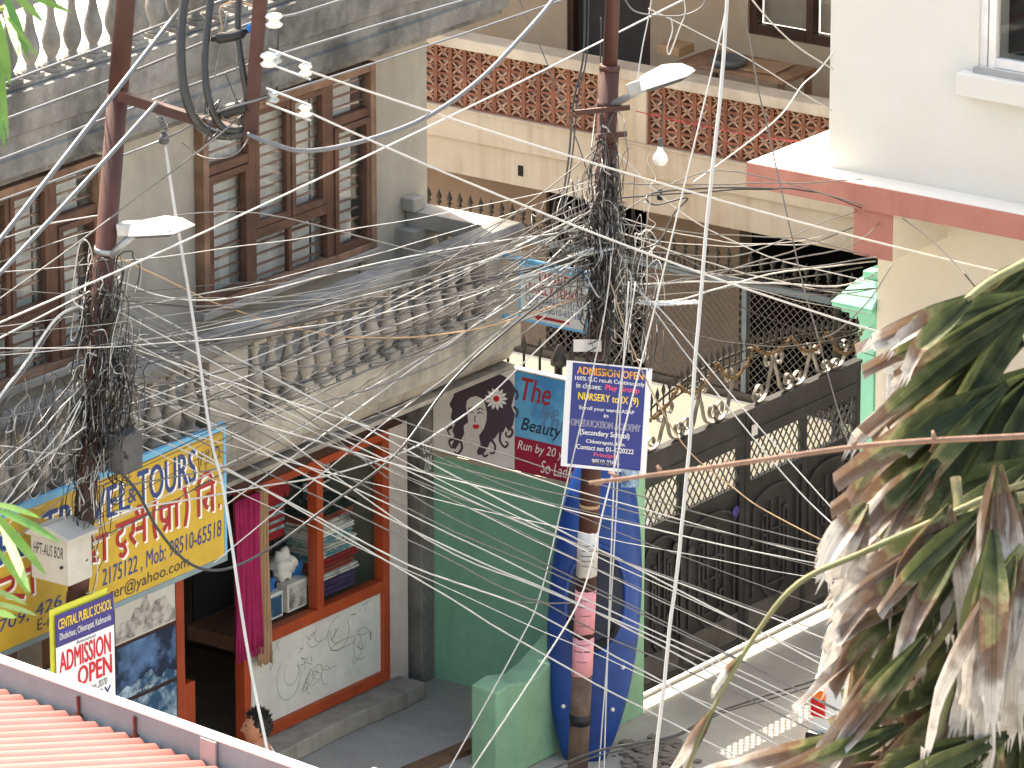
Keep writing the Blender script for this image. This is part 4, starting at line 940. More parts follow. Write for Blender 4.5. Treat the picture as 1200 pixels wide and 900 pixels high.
# ================================================================ small car, all but its tail lamp hidden by the palm
tl = on(962, 825, Z=.78)
CR = thing('parked_car', 'white small car parked behind the palm, only a red tail lamp showing', 'car', (tl.x + .7, tl.y + 1.3, 0))
cx_, cy_ = tl.x - .09, tl.y - .02
prof = [(0, .32), (0, .95), (.08, 1.02), (.25, 1.38), (.6, 1.42), (1.7, 1.40), (2.25, .95), (3.0, .86), (3.1, .7), (3.1, .32)]
prof = [(a * .82, b) for a, b in prof]
MB().prism([(cx_, cy_ + a, b) for a, b in prof], (1.4, 0, 0)).build('body', 'car_white', CR, .05)
for sx in (0.03, 1.25):
    for a in (.5, 2.1): MB().lathe([(0, 0), (.27, 0), (.27, .15), (0, .15)], (cx_ + sx - .02, cy_ + a, .27), 16, (1, 0, 0)).build('wheel', 'car_black', CR)
for sx in (.0, 1.23):
    t_ = MB().box((cx_ + sx + .02, cy_ - .03, .68), (cx_ + sx + .15, cy_ - .001, .83)).build('tail_lamp', 'tail_red', CR, .01); MB().box((cx_ + sx + .02, cy_ - .03, .832), (cx_ + sx + .15, cy_ - .001, .92)).build('indicator', 'tail_orange', t_, .01)
MB().box((cx_ - .01, cy_ - .07, .36), (cx_ + 1.41, cy_ - .001, .56)).build('bumper', 'car_black', CR, .03)
MB().box((cx_ + .12, cy_ + .04, 1.05), (cx_ + 1.28, cy_ + .07, 1.3)).build('rear_window', 'car_black', CR)
# ================================================================ poles
NH = -FH
RG = Vector((2.27, -1.02, 0)); 
def rp(px, py, off=0.0): return hit(px, py, RG + NH * off, FH)
def rpx(py): return 677 + (718 - 677) * (900 - py) / 900.0
def rpa(py, dx=0, off=0.0): return rp(rpx(py) + dx, py, off)
RP = thing('utility_pole', 'rust brown steel utility pole carrying the blue school board', 'pole', RG)
top = rpa(-160); base = rpa(900)
dirv = (top - base).normalized(); base = base - dirv * (base.z / dirv.z); 
MB().tube([base, rpa(770)], [.084, .083], 14).build('pole_foot', 'pole_rough', RP)
MB().tube([rpa(771), rpa(420), rpa(76)], [.0825, .08, .078], 14).build('shaft', 'pole_paint', RP)
MB().tube([rpa(82), rpa(76), rpa(75.5)], [.082, .082, .062], 14).build('collar', 'pole_paint', RP)
MB().tube([rpa(75.4), top], [.060, .056], 14).build('upper_shaft', 'pole_paint', RP)
def sleeve(y0, y1, a0, a1, m, name='paper_notice', r=.084, text=None):
    A, B = rpa(y0), rpa(y1); mb = MB(); n = 14; vs = []
    for p in (A, B):
        for i in range(n + 1):
            a = a0 + (a1 - a0) * i / n; vs.append(p + RIGHT * math.cos(a) * r + NH * math.sin(a) * r + Vector((0, 0, RND.uniform(-.006, .006))))
    mb.add(vs, [(i, i + 1, n + 2 + i, n + 1 + i) for i in range(n)], True); o = mb.build(name, m, RP); sd_ = o.modifiers.new('t', 'SOLIDIFY'); sd_.thickness = .002
    return o
sleeve(622, 674, .1, 3.1, 'paper_white', r=.0842); sleeve(690, 740, .0, 3.0, 'paper_pink', r=.0846); sleeve(746, 790, .1, 3.2, 'paper_pink', r=.0850)
def pole_scribble(rows, m, wd=.004):
    for (y_, x0_, x1_, amp) in rows:
        mb = MB()
        n = 16; pts = []
        for i in range(n + 1):
            u = x0_ + (x1_ - x0_) * i / n; a = math.acos(max(-1, min(1, u))); p = rpa(y_); pts.append(p + RIGHT * math.cos(a) * .0875 + NH * math.sin(a) * .0875 + Vector((0, 0, amp * math.sin(i * 2.4))))
        mb.tube(pts, wd / 2, 3); mb.build('handwriting', m, RP)
pole_scribble([(752, -.7, .6, .006), (760, -.8, -.1, .008), (760, .1, .7, .01), (772, -.6, .4, .004), (700, -.5, .5, .006), (708, -.6, .3, .005), (718, -.4, .5, .004), (730, -.5, .5, .004)], 'text_black')
pole_scribble([(636, -.6, .6, .004), (642, -.6, .5, .004), (648, -.7, .5, .006), (654, -.6, .6, .005), (660, -.5, .4, .004)], 'paint_dark', .006)
MB().tube([rpa(848), rpa(836)], .089, 14).build('strap', 'tape', RP); MB().tube([rpa(594), rpa(590)], .0835, 14).build('tape_band', 'tan_cloth', RP)
MB().tube([rpa(126), rpa(118)], .088, 14).build('clamp', 'pole_paint', RP); MB().tube([rpa(165), rpa(158)], .088, 14).build('clamp', 'pole_paint', RP)
for y_, x0_, x1_ in ((132, -38, 26), (160, -10, 24)):
    a, b = rpa(y_, x0_, .12), rpa(y_ - .2 * (x1_ - x0_) * .5, x1_, .12); MB().bar(a, b, .03, .04).build('cross_bracket', 'pole_paint', RP)

# left pole with its arm and upright
LG = on(92, 690, X=1.45)
def lp(px, py, off=0.0): return hit(px, py, LG + NH * off, FH)
def lpx(py): return 147 + (91 - 147) * py / 700.0
def lpa(py, dx=0, off=0.0): return lp(lpx(py) + dx, py, off)
top = lpa(-150); d_ = (lpa(0) - lpa(700)).normalized(); base = lpa(700); base = base - d_ * (base.z / d_.z)
LP = thing('utility_pole', 'rust brown utility pole in front of the yellow sign', 'pole', base)
MB().tube([base, lpa(700), lpa(110)], [.088, .078, .076], 14).build('shaft', 'pole_paint', LP)
MB().tube([lpa(109.9), top], [.0745, .072], 14).build('upper_shaft', 'pole_paint', LP)
arm_a = lpa(112, 2, .08); arm_b = hit(296, 160, arm_a, Vector((0, 1, 0)))
MB().bar(arm_a, arm_b, .06, .075).build('cross_arm', 'pole_paint', LP, .004)
up_b = hit(293, 166, arm_b, FH); up_t = hit(309, -60, arm_b, FH)
def upx(py, dx=0, off=0.0): return hit(293 + (309 - 293) * (166 - py) / 226.0 + dx, py, arm_b + NH * off, FH)
MB().bar(up_b, up_t, .1, .1, NH).build('upright', 'pole_paint', LP, .006)
for y_ in (292,): MB().tube([lpa(y_ + 4), lpa(y_ - 2)], .085, 14).build('clamp', 'galv', LP)
MB().tube([lpa(375), lpa(381)], .086, 14).build('clamp', 'iron', LP)
# porcelain spools on the upright
def spool(c, r=.05, h=.075):
    return MB().lathe([(.02, -h * .6), (r * .8, -h * .5), (r, -h * .3), (r * .6, -h * .08), (r * .6, h * .08), (r, h * .3), (r * .8, h * .5), (.02, h * .62)], c, 12)
INS = []
for px, py, bx, by in ((358, 82, 315, 66), (358, 130, 312, 112)):
    c = hit(px, py, arm_b + NH * .05, FH); q = hit(bx, by, arm_b + NH * .05, FH)
    ins = thing('strain_insulator', 'white porcelain strain insulator on the %s flat strap pair' % ('upper' if py < 100 else 'lower'), 'insulator', q)
    spool(c).build('spool', 'porcelain', ins); spool(q + RIGHT * .05 - Vector((0, 0, .01)), .045, .07).build('spool', 'galv', ins)
    for dz in (.055, -.055): MB().bar(q + Vector((0, 0, dz)), c + Vector((0, 0, dz)) + (c - q).normalized() * .04, .035, .008).build('strap', 'galv', ins)
    INS.append(c)
for px, py in ((321, 24), (315, 70)):
    c = hit(px, py, arm_b + NH * .07, FH)
    tag(spool(c, .065, .09).build('spool_insulator', 'porcelain'), 'white porcelain spool high on the upright' if py < 40 else 'white porcelain spool above the paired straps', 'insulator')
# crossarm rope insulator
def coil(path, r, m, turns, rad, parent, name):
    mb = MB(); pp = smoothline(path, 8); n = len(pp) * 6; pts = []
    for i in range(n):
        f = i / (n - 1) * (len(pp) - 1); k = min(int(f), len(pp) - 2); p = pp[k].lerp(pp[k + 1], f - k); a = i / n * turns * 6.28
        pts.append(p + RIGHT * math.cos(a) * rad + NH * math.sin(a) * rad)
    return mb.tube(pts, r, 5).build(name, m, parent)

# ---- street lamps
def slamp(label, arm_pts, c, ax, side, L, wd, h):
    r = thing('street_lamp', label, 'street lamp', arm_pts[0])
    MB().tube(arm_pts, .03, 8).build('arm', 'galv', r)
    ax = Vector(ax).normalized(); side = Vector(side).normalized(); up = side.cross(ax).normalized()
    if up.z < 0: up = -up
    mb = MB(); rings = []
    for f, k, hh in ((0, .72, .35), (.04, .86, .8), (.45, 1, 1), (.8, .98, .72), (1, .9, .2)):
        o = c + ax * (f * L)
        rings.append([o - side * wd / 2 * k, o - side * wd / 2 * k * .72 + up * h * hh * .96, o + up * h * hh * 1.0, o + side * wd / 2 * k * .72 + up * h * hh * .96, o + side * wd / 2 * k])
    vs = [p for q in rings for p in q]; fs = [(i * 5 + k, i * 5 + k + 1, (i + 1) * 5 + k + 1, (i + 1) * 5 + k) for i in range(4) for k in range(4)] + [(0, 1, 2, 3, 4), (20, 21, 22, 23, 24)]
    o = mb.add(vs, fs).build('hood', 'lamp_white', r); sm = o.modifiers.new('t', 'SOLIDIFY'); sm.thickness = .01
    lens = MB().hexa([c + ax * (L * .12) - side * wd * .33 - up * .03, c + ax * (L * .85) - side * wd * .36 - up * .03, c + ax * (L * .85) + side * wd * .36 - up * .03, c + ax * (L * .12) + side * wd * .33 - up * .03, c + ax * (L * .05) - side * wd * .4 + up * .02, c + ax * (L * .92) - side * wd * .42 + up * .02, c + ax * (L * .92) + side * wd * .42 + up * .02, c + ax * (L * .05) + side * wd * .4 + up * .02])
    lens.build('lens', 'box_dark', r, .01)
    MB().obox(c - ax * .12 - side * .05 - up * .02, ax * .14, side * .1, up * .1).build('bracket', 'galv', r, .01); return r
la = lpa(300, 6, .05); lc = hit(160, 272, la + RIGHT * .1, FH)
slamp('white hooded street lamp on the pole before the yellow sign', [la, lc], lc, RIGHT * .85 + Vector((0, 0, .10)) - FH * .15, Vector((.1, .8, .0)) + FH * .3, .36, .30, .09)
ra = rpa(122, 6, .06); rc = rp(755, 104, .3)
slamp('white street lamp on the pole with the blue school board', [ra, rc], rc, RIGHT * .88 + Vector((0, 0, .36)) + NH * .2, FH * .8 + RIGHT * .25 - Vector((0, 0, .05)), .40, .24, .13)
# bare bulb on a flex below the lamp
bt = rp(777, 112, .4); bb_ = rp(774, 170, .4)
bu = thing('light_bulb', 'bare white bulb dangling on a flex below the street lamp', 'bulb', bb_)
MB().tube([bt, bb_ + Vector((0, 0, .02))], .005, 5).build('flex', 'wire_black', bu); MB().lathe([(.015, .06), (.02, .04), (.02, 0), (.018, -.01)], bb_, 10).build('socket', 'box_dark', bu)
MB().lathe([(.018, .0), (.025, -.03), (.055, -.075), (.06, -.11), (.045, -.145), (.0, -.16)], bb_ - Vector((0, 0, .01)), 14).build('glass', 'bulb', bu)

# ---- boxes on the left pole
Px, Py = lpa(650).x, lpa(650).y
c0 = on(81, 688, X=Px + .16)
mbx = thing('meter_box', 'beige metal meter box strapped to the pole over the yellow sign', 'meter box', c0)
ph = .34
MB().box((c0.x - .36, c0.y, c0.z), (c0.x, c0.y + .27, c0.z + ph)).build('case', 'box_metal', mbx, .01)
MB().prism([(c0.x - .39, c0.y - .03, c0.z + ph), (c0.x + .03, c0.y - .03, c0.z + ph), (c0.x + .03, c0.y - .03, c0.z + ph + .03), (c0.x - .18, c0.y - .03, c0.z + ph + .10), (c0.x - .39, c0.y - .03, c0.z + ph + .03)], (0, .34, 0)).build('lid', 'box_metal', mbx, .006)
MB().lathe([(0, 0), (.012, 0), (.012, .02), (0, .02)], (c0.x - .06, c0.y - .0, c0.z + .14), 8, (0, -1, 0)).build('lock', 'iron', mbx)
f = Frame((c0.x - .33, c0.y - .001, c0.z + .20), (.28, 0, 0), (0, 0, .09)); f.text('HPT-AUS BOR', 0, 0, 1, 1, 'text_black', mbx, .001, shear=.2)
c1 = lpa(553, 26, .12)
jb = thing('junction_box', 'dark grey junction box hanging among the wires of the near pole', 'junction box', c1)
MB().obox(c1 - RIGHT * .02, Vector((.0, .22, 0)), Vector((.16, 0, 0)), Vector((0, 0, .27))).build('case', 'box_dark', jb, .01)
MB().obox(c1 - RIGHT * .02 + Vector((-.01, -.01, .27)), Vector((.0, .24, 0)), Vector((.18, 0, 0)), Vector((0, 0, .03))).build('lid', 'box_dark', jb, .005)
c2 = rpa(330, 40, .05)

# ---- yellow shop sign
XS = 1.12
yr_ = on(265, 575, X=XS).y
YS = thing('shop_sign', 'large yellow painted travel agency sign hung on the balcony', 'sign', (XS, yr_ - 1.7, 2.55))
YW_ = 3.6
fS = Frame((XS, yr_ - YW_, 2.535), (0, YW_, 0), (0, 0, 1.10))
fS.sheet('board', 'sign_yellow', YS, 0.0, .03, .992, .952, -.03, 0); fS.sheet('top_edge', 'sign_blue_edge', YS, 0, .953, 1, 1, -.035, .004); fS.sheet('bottom_edge', 'gutter_grey', YS, 0, -.01, 1, .029, -.035, .004); fS.sheet('side_edge', 'sign_blue_edge', YS, .9925, .0295, 1, .9525, -.035, .004)
for yq in (.15, .5, .85): MB().bar(fS.p(yq, .93, -.04), (.98, fS.p(yq, .5).y, 3.3), .03, .03).build('stay', 'iron', YS)
def T(body, a0, b0, a1, b1, m, **k):
    if k.pop('shadow', False): fS.text(body, a0 + .006, b0 - .016, a1 + .006, b1 - .016, 'paint_white', YS, .0015, **dict(k))
    fS.text(body, a0, b0, a1, b1, m, YS, .003, **k)
# a: 0 = far left (off frame) .. 1 = right end;  pixel x 0 lies at about .26
def ax_(px, py=600): return (on(px, py, X=XS).y - (yr_ - YW_)) / YW_
T('TIGER', ax_(-150), .64, ax_(28), .86, 'paint_blue', shadow=True, bold=.02)
T('TRAVEL', ax_(50), .66, ax_(152), .88, 'paint_blue', shadow=True, bold=.02)
T('&', ax_(150), .70, ax_(160), .80, 'paint_blue', bold=.01)
T('TOURS', ax_(162), .66, ax_(230), .90, 'paint_blue', shadow=True, bold=.02)
T('(P.)LTD.', ax_(233), .72, ax_(260), .86, 'paint_dark', bold=.01)
T('Tel: 4268709, 4261', ax_(-90), .16, ax_(78), .26, 'paint_blue', bold=.004, shear=.1)
T('2175122 , Mob: 98510-65518', ax_(118), .17, ax_(259), .31, 'paint_blue', bold=.004, shear=.1)
T('E-mail: mountiger@yahoo.com', ax_(40), .045, ax_(220), .155, 'paint_dark', bold=.004, shear=.08)
# Devanagari line, hand drawn strokes
def dev(lines, x0_, x1_, b0_, b1_):
    L_ = [[(ax_(x0_) + (ax_(x1_) - ax_(x0_)) * u, b0_ + (b1_ - b0_) * v) for u, v in ln] for ln in lines]
    fS.strokes([[(a + .006, b - .018) for a, b in ln] for ln in L_], .042, 'paint_white', YS, .0012); fS.strokes(L_, .036, 'paint_red', YS, .0042)
tta = [[(0, .8), (1, .8)]]
# ट ु र् स
dev([[(0, .78), (1, .78)], [(.2, .78), (.2, .62), (.06, .55), (.06, .36), (.2, .28), (.32, .36)], [(.22, .28), (.3, .12), (.2, .02), (.1, .1)], [(.55, .78), (.55, .5), (.45, .42), (.62, .18)], [(.62, .52), (.9, .5)], [(.9, .78), (.9, .15)], [(.72, .82), (.66, .98), (.8, 1.02), (.88, .84)]], 135, 172, .34, .64)
dev([[(.7, 1.05), (.3, .7), (.3, .35), (.7, 0)]], 178, 184, .37, .64)
# प ् र ा
dev([[(0, .82), (1, .82)], [(.12, .82), (.12, .5), (.3, .4), (.48, .5)], [(.48, .82), (.48, .08)], [(.46, .4), (.2, .12)], [(.82, .82), (.82, .08)]], 186, 211, .37, .62)
dev([[(.3, 1.05), (.7, .7), (.7, .35), (.3, 0)]], 214, 221, .37, .64)
# ल ि
dev([[(0, .76), (1, .76)], [(.16, .76), (.16, .08)], [(.16, .78), (.3, .98), (.7, 1.0), (.86, .78)], [(.86, .76), (.86, .08)], [(.84, .42), (.62, .52), (.5, .3), (.64, .2)], [(.4, .44), (.5, .3)]], 229, 252, .37, .68)
dev([[(.3, .1), (.7, .1)]], 254, 259, .39, .64)
# left words, mostly behind the pole and leaves
dev([[(0, .8), (1, .8)], [(.14, .8), (.14, .4), (.06, .3)], [(.32, .8), (.32, .1)], [(.62, .8), (.62, .55), (.5, .42), (.78, .12)], [(.9, .8), (.9, .1)]], -40, 44, .32, .58)
dev([[(0, .8), (1, .8)], [(.2, .8), (.2, .5), (.05, .4), (.2, .2)], [(.45, .8), (.45, .1)], [(.7, .5), (.55, .3), (.75, .2)], [(.9, .8), (.9, .1)]], 78, 126, .34, .60)

# ---- white travel sign with arrow on brackets from the balcony corner
YT = -.30
a0 = on(608, 340, Y=YT); a1 = on(690, 365, Y=YT); zt_ = on(608, 308, Y=YT).z; zb_ = on(607, 374, Y=YT).z
TS = thing('hanging_sign', 'small white travel sign with red arrow and pale blue frame by the balcony corner', 'sign', ((a0.x + a1.x) / 2, YT, zb_))
fT = Frame((a0.x, YT, zb_), (a1.x - a0.x, 0, 0), (0, 0, zt_ - zb_))
fT.sheet('board', 'board_white', TS, .03, .04, .97, .96, -.02, 0)
for r_ in ((0, 0, .03, 1), (.97, 0, 1, 1), (.0301, 0, .9699, .04), (.0301, .96, .9699, 1)): fT.sheet('frame_bar', 'sign_blue_edge', TS, r_[0], r_[1], r_[2], r_[3], -.03, .006)
MB().tube([(.96, YT - .0, zt_ + .03), (a1.x + .2, YT, zt_ + .03)], .025, 8).build('bracket_tube', 'sign_blue_edge', TS); MB().tube([(.96, YT, zb_ - .0), (a0.x, YT, zb_ - .0)], .02, 8).build('bracket_tube', 'sign_blue_edge', TS)
fT.text('TIGER', .25, .76, .75, .93, 'paint_red', TS, bold=.02); fT.text('TRAVEL & TOURS', .08, .52, .84, .70, 'paint_red', TS, bold=.02); fT.text('(P) LTD', .86, .50, .96, .60, 'paint_dark', TS)
fT.text('CHHETRAPATI-2175122', .10, .36, .88, .48, 'paint_blue', TS); fT.text('MOB:98510-65518', .16, .21, .88, .33, 'paint_blue', TS)
MB().prism([fT.p(a, b, .002) for a, b in ((.2, .12), (.3, .19), (.3, .145), (.72, .145), (.72, .095), (.3, .095), (.3, .05))], fT.n * .001).build('arrow', 'paint_red', TS)

# ---- blue school board on the right-hand pole
off = .105
bl, br, tl_ = rp(657, 546, off), rp(757, 556, off), rp(664, 422, off)
SB = thing('school_board', 'blue school admission board tied to the pole', 'sign', (bl + br) / 2)
fA = Frame(bl, br - bl, tl_ - bl)
# slightly wavy printed flex
mb = MB(); n, k = 14, 10; vs = []
for j in range(k + 1):
    for i in range(n + 1):
        vs.append(fA.p(i / n, j / k, .0))
MB().add(vs, [(j * (n + 1) + i, j * (n + 1) + i + 1, (j + 1) * (n + 1) + i + 1, (j + 1) * (n + 1) + i) for j in range(k) for i in range(n)]).build('border_sheet', 'banner_white', SB)
fA.sheet('blue_sheet', 'banner_blue', SB, .075, .03, .93, .985, .001, .003)
H = .0045
fA.text('ADMISSION OPEN', .13, .885, .90, .955, 'text_orange', SB, H, bold=.02)
fA.text('100% SLC result Continuously', .11, .815, .92, .865, 'paint_white', SB, H, bold=.012); fA.text('in classes:', .13, .755, .42, .805, 'paint_white', SB, H, bold=.012); fA.text('Play Group', .47, .745, .86, .81, 'text_pink', SB, H + .001, bold=.03); 
fA.text('NURSERY to IX (9)', .16, .625, .86, .715, 'text_yellow', SB, H, bold=.018)
fA.text('Enroll your wards ASAP', .18, .545, .82, .59, 'paint_white', SB, H, bold=.012); fA.text('in', .47, .50, .52, .535, 'paint_white', SB, H, bold=.012)
fA.text('OM EDUCATION ACADEMY', .09, .395, .90, .46, 'paint_white', SB, H, bold=.035); fA.text('OM EDUCATION ACADEMY', .09, .395, .90, .46, 'banner_indigo', SB, H + .001, bold=-.008)
fA.text('(Secondary School)', .2, .305, .78, .37, 'paint_white', SB, H, bold=.02)
fA.text('Chhetrapati, ktm.', .28, .235, .74, .28, 'paint_white', SB, H, bold=.018); fA.text('Contact no: 01-4220222', .17, .18, .84, .225, 'paint_white', SB, H, bold=.018)
fA.text('Principal', .38, .115, .64, .16, 'text_pink', SB, H, bold=.025); fA.text('98510-22616', .36, .055, .68, .10, 'paint_white', SB, H, bold=.012)
for a, b in ((.5, .93), (.5, .06)): MB().tube([fA.p(a - .13, b, .006), fA.p(a, b + .01, .012), fA.p(a + .13, b, .006)], .006, 5).build('tie_wire', 'wire_grey', SB)
MB().obox(rp(672, 412, .12), RIGHT * .22, NH * .004, Vector((0, 0, .1))).build('torn_flap', 'paper_white', SB)
MB().obox(rp(728, 571, .12), RIGHT * .14, NH * .004, Vector((0, 0, .14))).build('lower_tag', 'photo_ice', SB)

# ---- school banner on the left pole
XC = LG.x + .16
tl_, tr_, bl_ = on(65, 722, X=XC), on(133, 699, X=XC), on(62, 812, X=XC)
CB = thing('school_banner', 'white and indigo admission banner tied to the pole below the yellow sign', 'banner', bl_)
fC = Frame((XC, tl_.y, tl_.z - .82), (0, tr_.y - tl_.y, tr_.z - tl_.z + .03), (0, .0, .82))
fC.sheet('cloth', 'banner_white', CB, 0, 0, 1, .695, -.003, 0); fC.sheet('heading', 'banner_indigo', CB, 0, .7, 1, 1, -.003, .0)
fC.text('CENTRAL PUBLIC SCHOOL', .04, .86, .96, .955, 'text_yellow', CB, .003, bold=.015); fC.text('Dhobichaur, Chhetrapati, Kathmandu', .06, .735, .94, .82, 'paint_white', CB, .003, bold=.005)
fC.text('Announces', .33, .655, .68, .69, 'text_black', CB, .003, shear=.3); fC.text('ADMISSION', .05, .45, .93, .64, 'text_red', CB, .003, bold=.03); fC.text('OPEN', .36, .25, .94, .43, 'text_red', CB, .003, bold=.03)
fC.text('for New Session 2070', .12, .16, .86, .225, 'text_black', CB, .003, shear=.3); fC.text('NURSERY', .12, -.0 + .02, .92, .14, 'paint_blue', CB, .003, bold=.01)
YB2 = thing('rear_banner', 'yellow green banner edge showing behind the indigo school banner', 'banner', bl_)
fC.sheet('cloth', 'banner_yellow', YB2, -.055, -.0, .93, 1.06, -.03, -.02)

# ================================================================ kayak
KB = Vector((2.06, -.66, .0)); KT = Vector((1.87, -.10, 2.66))
KY = thing('kayak', 'blue plastic kayak standing on end behind the pole', 'kayak', KB)
ka = (KT - KB); kl = ka.length; ka.normalize(); ks = (RIGHT - ka * RIGHT.dot(ka)).normalized(); kn = ks.cross(ka).normalized()
if kn.dot(FW) > 0: kn = -kn
def kw(t): # half width along length
    return .375 * (max(0.0, math.sin(math.pi * (.06 + .90 * t)))) ** .52 * (1.0 - .10 * (t - .5))
def krock(t): return -.12 * ((t - .5) * 2) ** 2 - .02
mb = MB(); n = 30; seg = 20; vs = []
for i in range(n + 1):
    t = i / n; c = KB + ka * (t * kl) + kn * (krock(t)); wv = kw(t); dp_ = .16 * (wv / .37) ** .5
    for k in range(seg):
        a = 2 * math.pi * k / seg; cx__ = math.cos(a); sy = math.sin(a)
        ex = abs(cx__) ** .7 * (1 if cx__ > 0 else -1); ey = abs(sy) ** .8 * (1 if sy > 0 else -1)
        deck = dp_ * (1.0 + .28 * math.exp(-((t - .72) / .16) ** 2)) if sy > 0 else dp_ * 1.15
        vs.append(c + ks * (ex * wv) + kn * (ey * deck))
fs = [(i * seg + k, i * seg + (k + 1) % seg, (i + 1) * seg + (k + 1) % seg, (i + 1) * seg + k) for i in range(n) for k in range(seg)] + [tuple(range(seg)), tuple(range(n * seg, (n + 1) * seg))]
hull = mb.add(vs, fs, True).build('hull', 'kayak', KY)
ct_ = .50; cc = KB + ka * (ct_ * kl) + kn * (.205 + krock(ct_))
rim = [cc + ks * (.245 * math.cos(a)) + ka * (.44 * math.sin(a)) + kn * (.012 - .03 * abs(math.cos(a)) ** 2) for a in [i * 6.2832 / 32 for i in range(33)]]
MB().tube(rim, .022, 8, False).build('cockpit_rim', 'kayak', KY)
MB().add([cc + kn * .004] + [p + kn * .0 for p in rim[:-1]], [(0, i + 1, (i + 1) % 32 + 1) for i in range(32)]).build('cockpit_opening', 'kayak_dark', KY)
MB().tube([cc - ka * .1 + ks * (.2 * math.cos(a)) + ka * (.26 * math.sin(a)) + kn * .012 for a in [3.3 + i * .24 for i in range(12)]], .03, 8).build('seat', 'black_cloth', KY)
for t, sx in ((.17, .2), (.17, -.2), (.86, .16), (.86, -.14), (.3, .26)):
    c = KB + ka * (t * kl) + ks * sx + kn * (krock(t) + .11); MB().lathe([(0, .04), (.018, .03), (.018, 0), (0, 0)], c, 8, tuple(kn)).build('deck_bolt', 'porcelain', KY)
hp = KB + ka * (.9 * kl) + kn * (.16 + krock(.9)) + ks * .12
MB().tube(smoothline([hp, hp + ks * .05 - ka * .03, hp + ks * .06 - ka * .1, hp - ks * .0 - ka * .13, hp - ks * .03 - ka * .09], 5), .014, 6).build('deck_hook', 'tan_cloth', KY)
# ================================================================ wires
DL = (lpa(400) - CAM).dot(FW); DR = (rpa(300) - CAM).dot(FW)
def wire(pts, r, m, label, group=None, sag=0.0, wob=0.0, n=None, name='overhead_wire', cat='wire'):
    pts = [Vector(p) for p in pts]; r *= .70 if r < .0125 else .84
    if len(pts) == 2:
        a, b = pts; k = n or 18
        pp = [a.lerp(b, i / k) - Vector((0, 0, sag * 4 * (i / k) * (1 - i / k))) for i in range(k + 1)]
    else: pp = smoothline(pts, n or 6)
    if wob:
        ph = [RND.uniform(0, 6) for _ in range(4)]; q = len(pp)
        for i, p in enumerate(pp):
            e = math.sin(math.pi * i / (q - 1)); p += (RIGHT * math.sin(i * .9 + ph[0]) + Vector((0, 0, 1)) * math.sin(i * 1.3 + ph[1]) + RIGHT * .5 * math.sin(i * 2.3 + ph[2])) * wob * e
    return tag(MB().tube(pp, r, 6).build(name, m), label, cat, group)
def px(*pts):          # (x, y, depth) list -> world
    return [P(*p) for p in pts]
DU = (arm_b - CAM).dot(FW)
# heavy cables, upper left
wire([P(-60, 358, DL - 3), P(224, -6, DL - 1.2)] , .024, 'cable_grey', 'thickest grey cable slanting up across the top left corner', None, .0)
wire([P(-60, 382, DL - 3), P(183, 121, DU - .2)], .021, 'cable_grey', 'thick grey cable ending at the cross arm of the near pole', None, .02)
G1 = 'bare conductors running to the upright of the near pole'
wire(px((-80, 134, DL - 2), (10, 96, DL - 1.5), (150, 44, DL), (252, 4, DU), (330, -26, DU + 2)), .0125, 'cable_grey', 'uppermost bare conductor in the top left corner', G1)
wire(px((-80, 172, DL - 2), (0, 142, DL - 1.6), (150, 86, DL - .3), (295, 27, DU), (345, 17, DU + .5), (400, 0, DU + 1), (500, -30, DU + 3)), .0125, 'cable_grey', 'second bare conductor from the top of the near pole', G1)
wire(px((-80, 214, DL - 2), (0, 187, DL - 1.6), (190, 113, DL), (303, 72, DU), (420, 36, DU + 1.5), (545, 0, DU + 3), (640, -28, DU + 4)), .0125, 'cable_grey', 'bare conductor crossing just above the cross arm', G1)
wire(px((-80, 262, DL - 2), (0, 235, DL - 1.6), (185, 166, DL), (250, 133, DU - .1), (335, 107, DU), (500, 54, DU + 2), (665, -2, DU + 4), (740, -25, DU + 5)), .0115, 'cable_grey', 'bare conductor passing just below the cross arm', G1)
wire(px((-60, 392, DL - 2), (70, 300, DL - 1), (150, 240, DL - .4), (232, 178, DU - .2), (292, 128, DU)), .009, 'wire_grey', 'dark thin wire rising past the near pole to the upright')
wire(px((-80, 414, DL - 2), (0, 378, DL - 1.6), (180, 299, DL - 1), (400, 197, DL + 1), (600, 101, DR - 1), (800, 0, DR + 1), (870, -32, DR + 2)), .0105, 'wire_white', 'straight white wire crossing from the left edge up past the street lamp')
wire(px((-80, 440, DL - 2), (0, 396, DL - 1.5), (106, 341, DL - .1)), .009, 'wire_white', 'short white wire from the left edge to the near pole')
wire([INS[0], P(1260, 338, DU + 7)], .012, 'wire_white', 'bright white wire from the upper strain insulator to the pink canopy', None, .10, n=30)
wire([INS[1], P(1150, 424, DU + 4)], .012, 'wire_white', 'bright white wire from the lower strain insulator down to the palm', None, .12, n=30)
wire(px((290, 157, DU - .1), (318, 168, DU - .15), (360, 177, DU - .1), (430, 164, DU + .3), (500, 137, DU + .8), (560, 95, DU + 1.2), (612, 42, DU + 1.6), (652, -6, DU + 2), (690, -70, DU + 2.4)), .021, 'cable_grey', 'thick sagging cable sweeping up from the cross arm to the top edge', n=8)
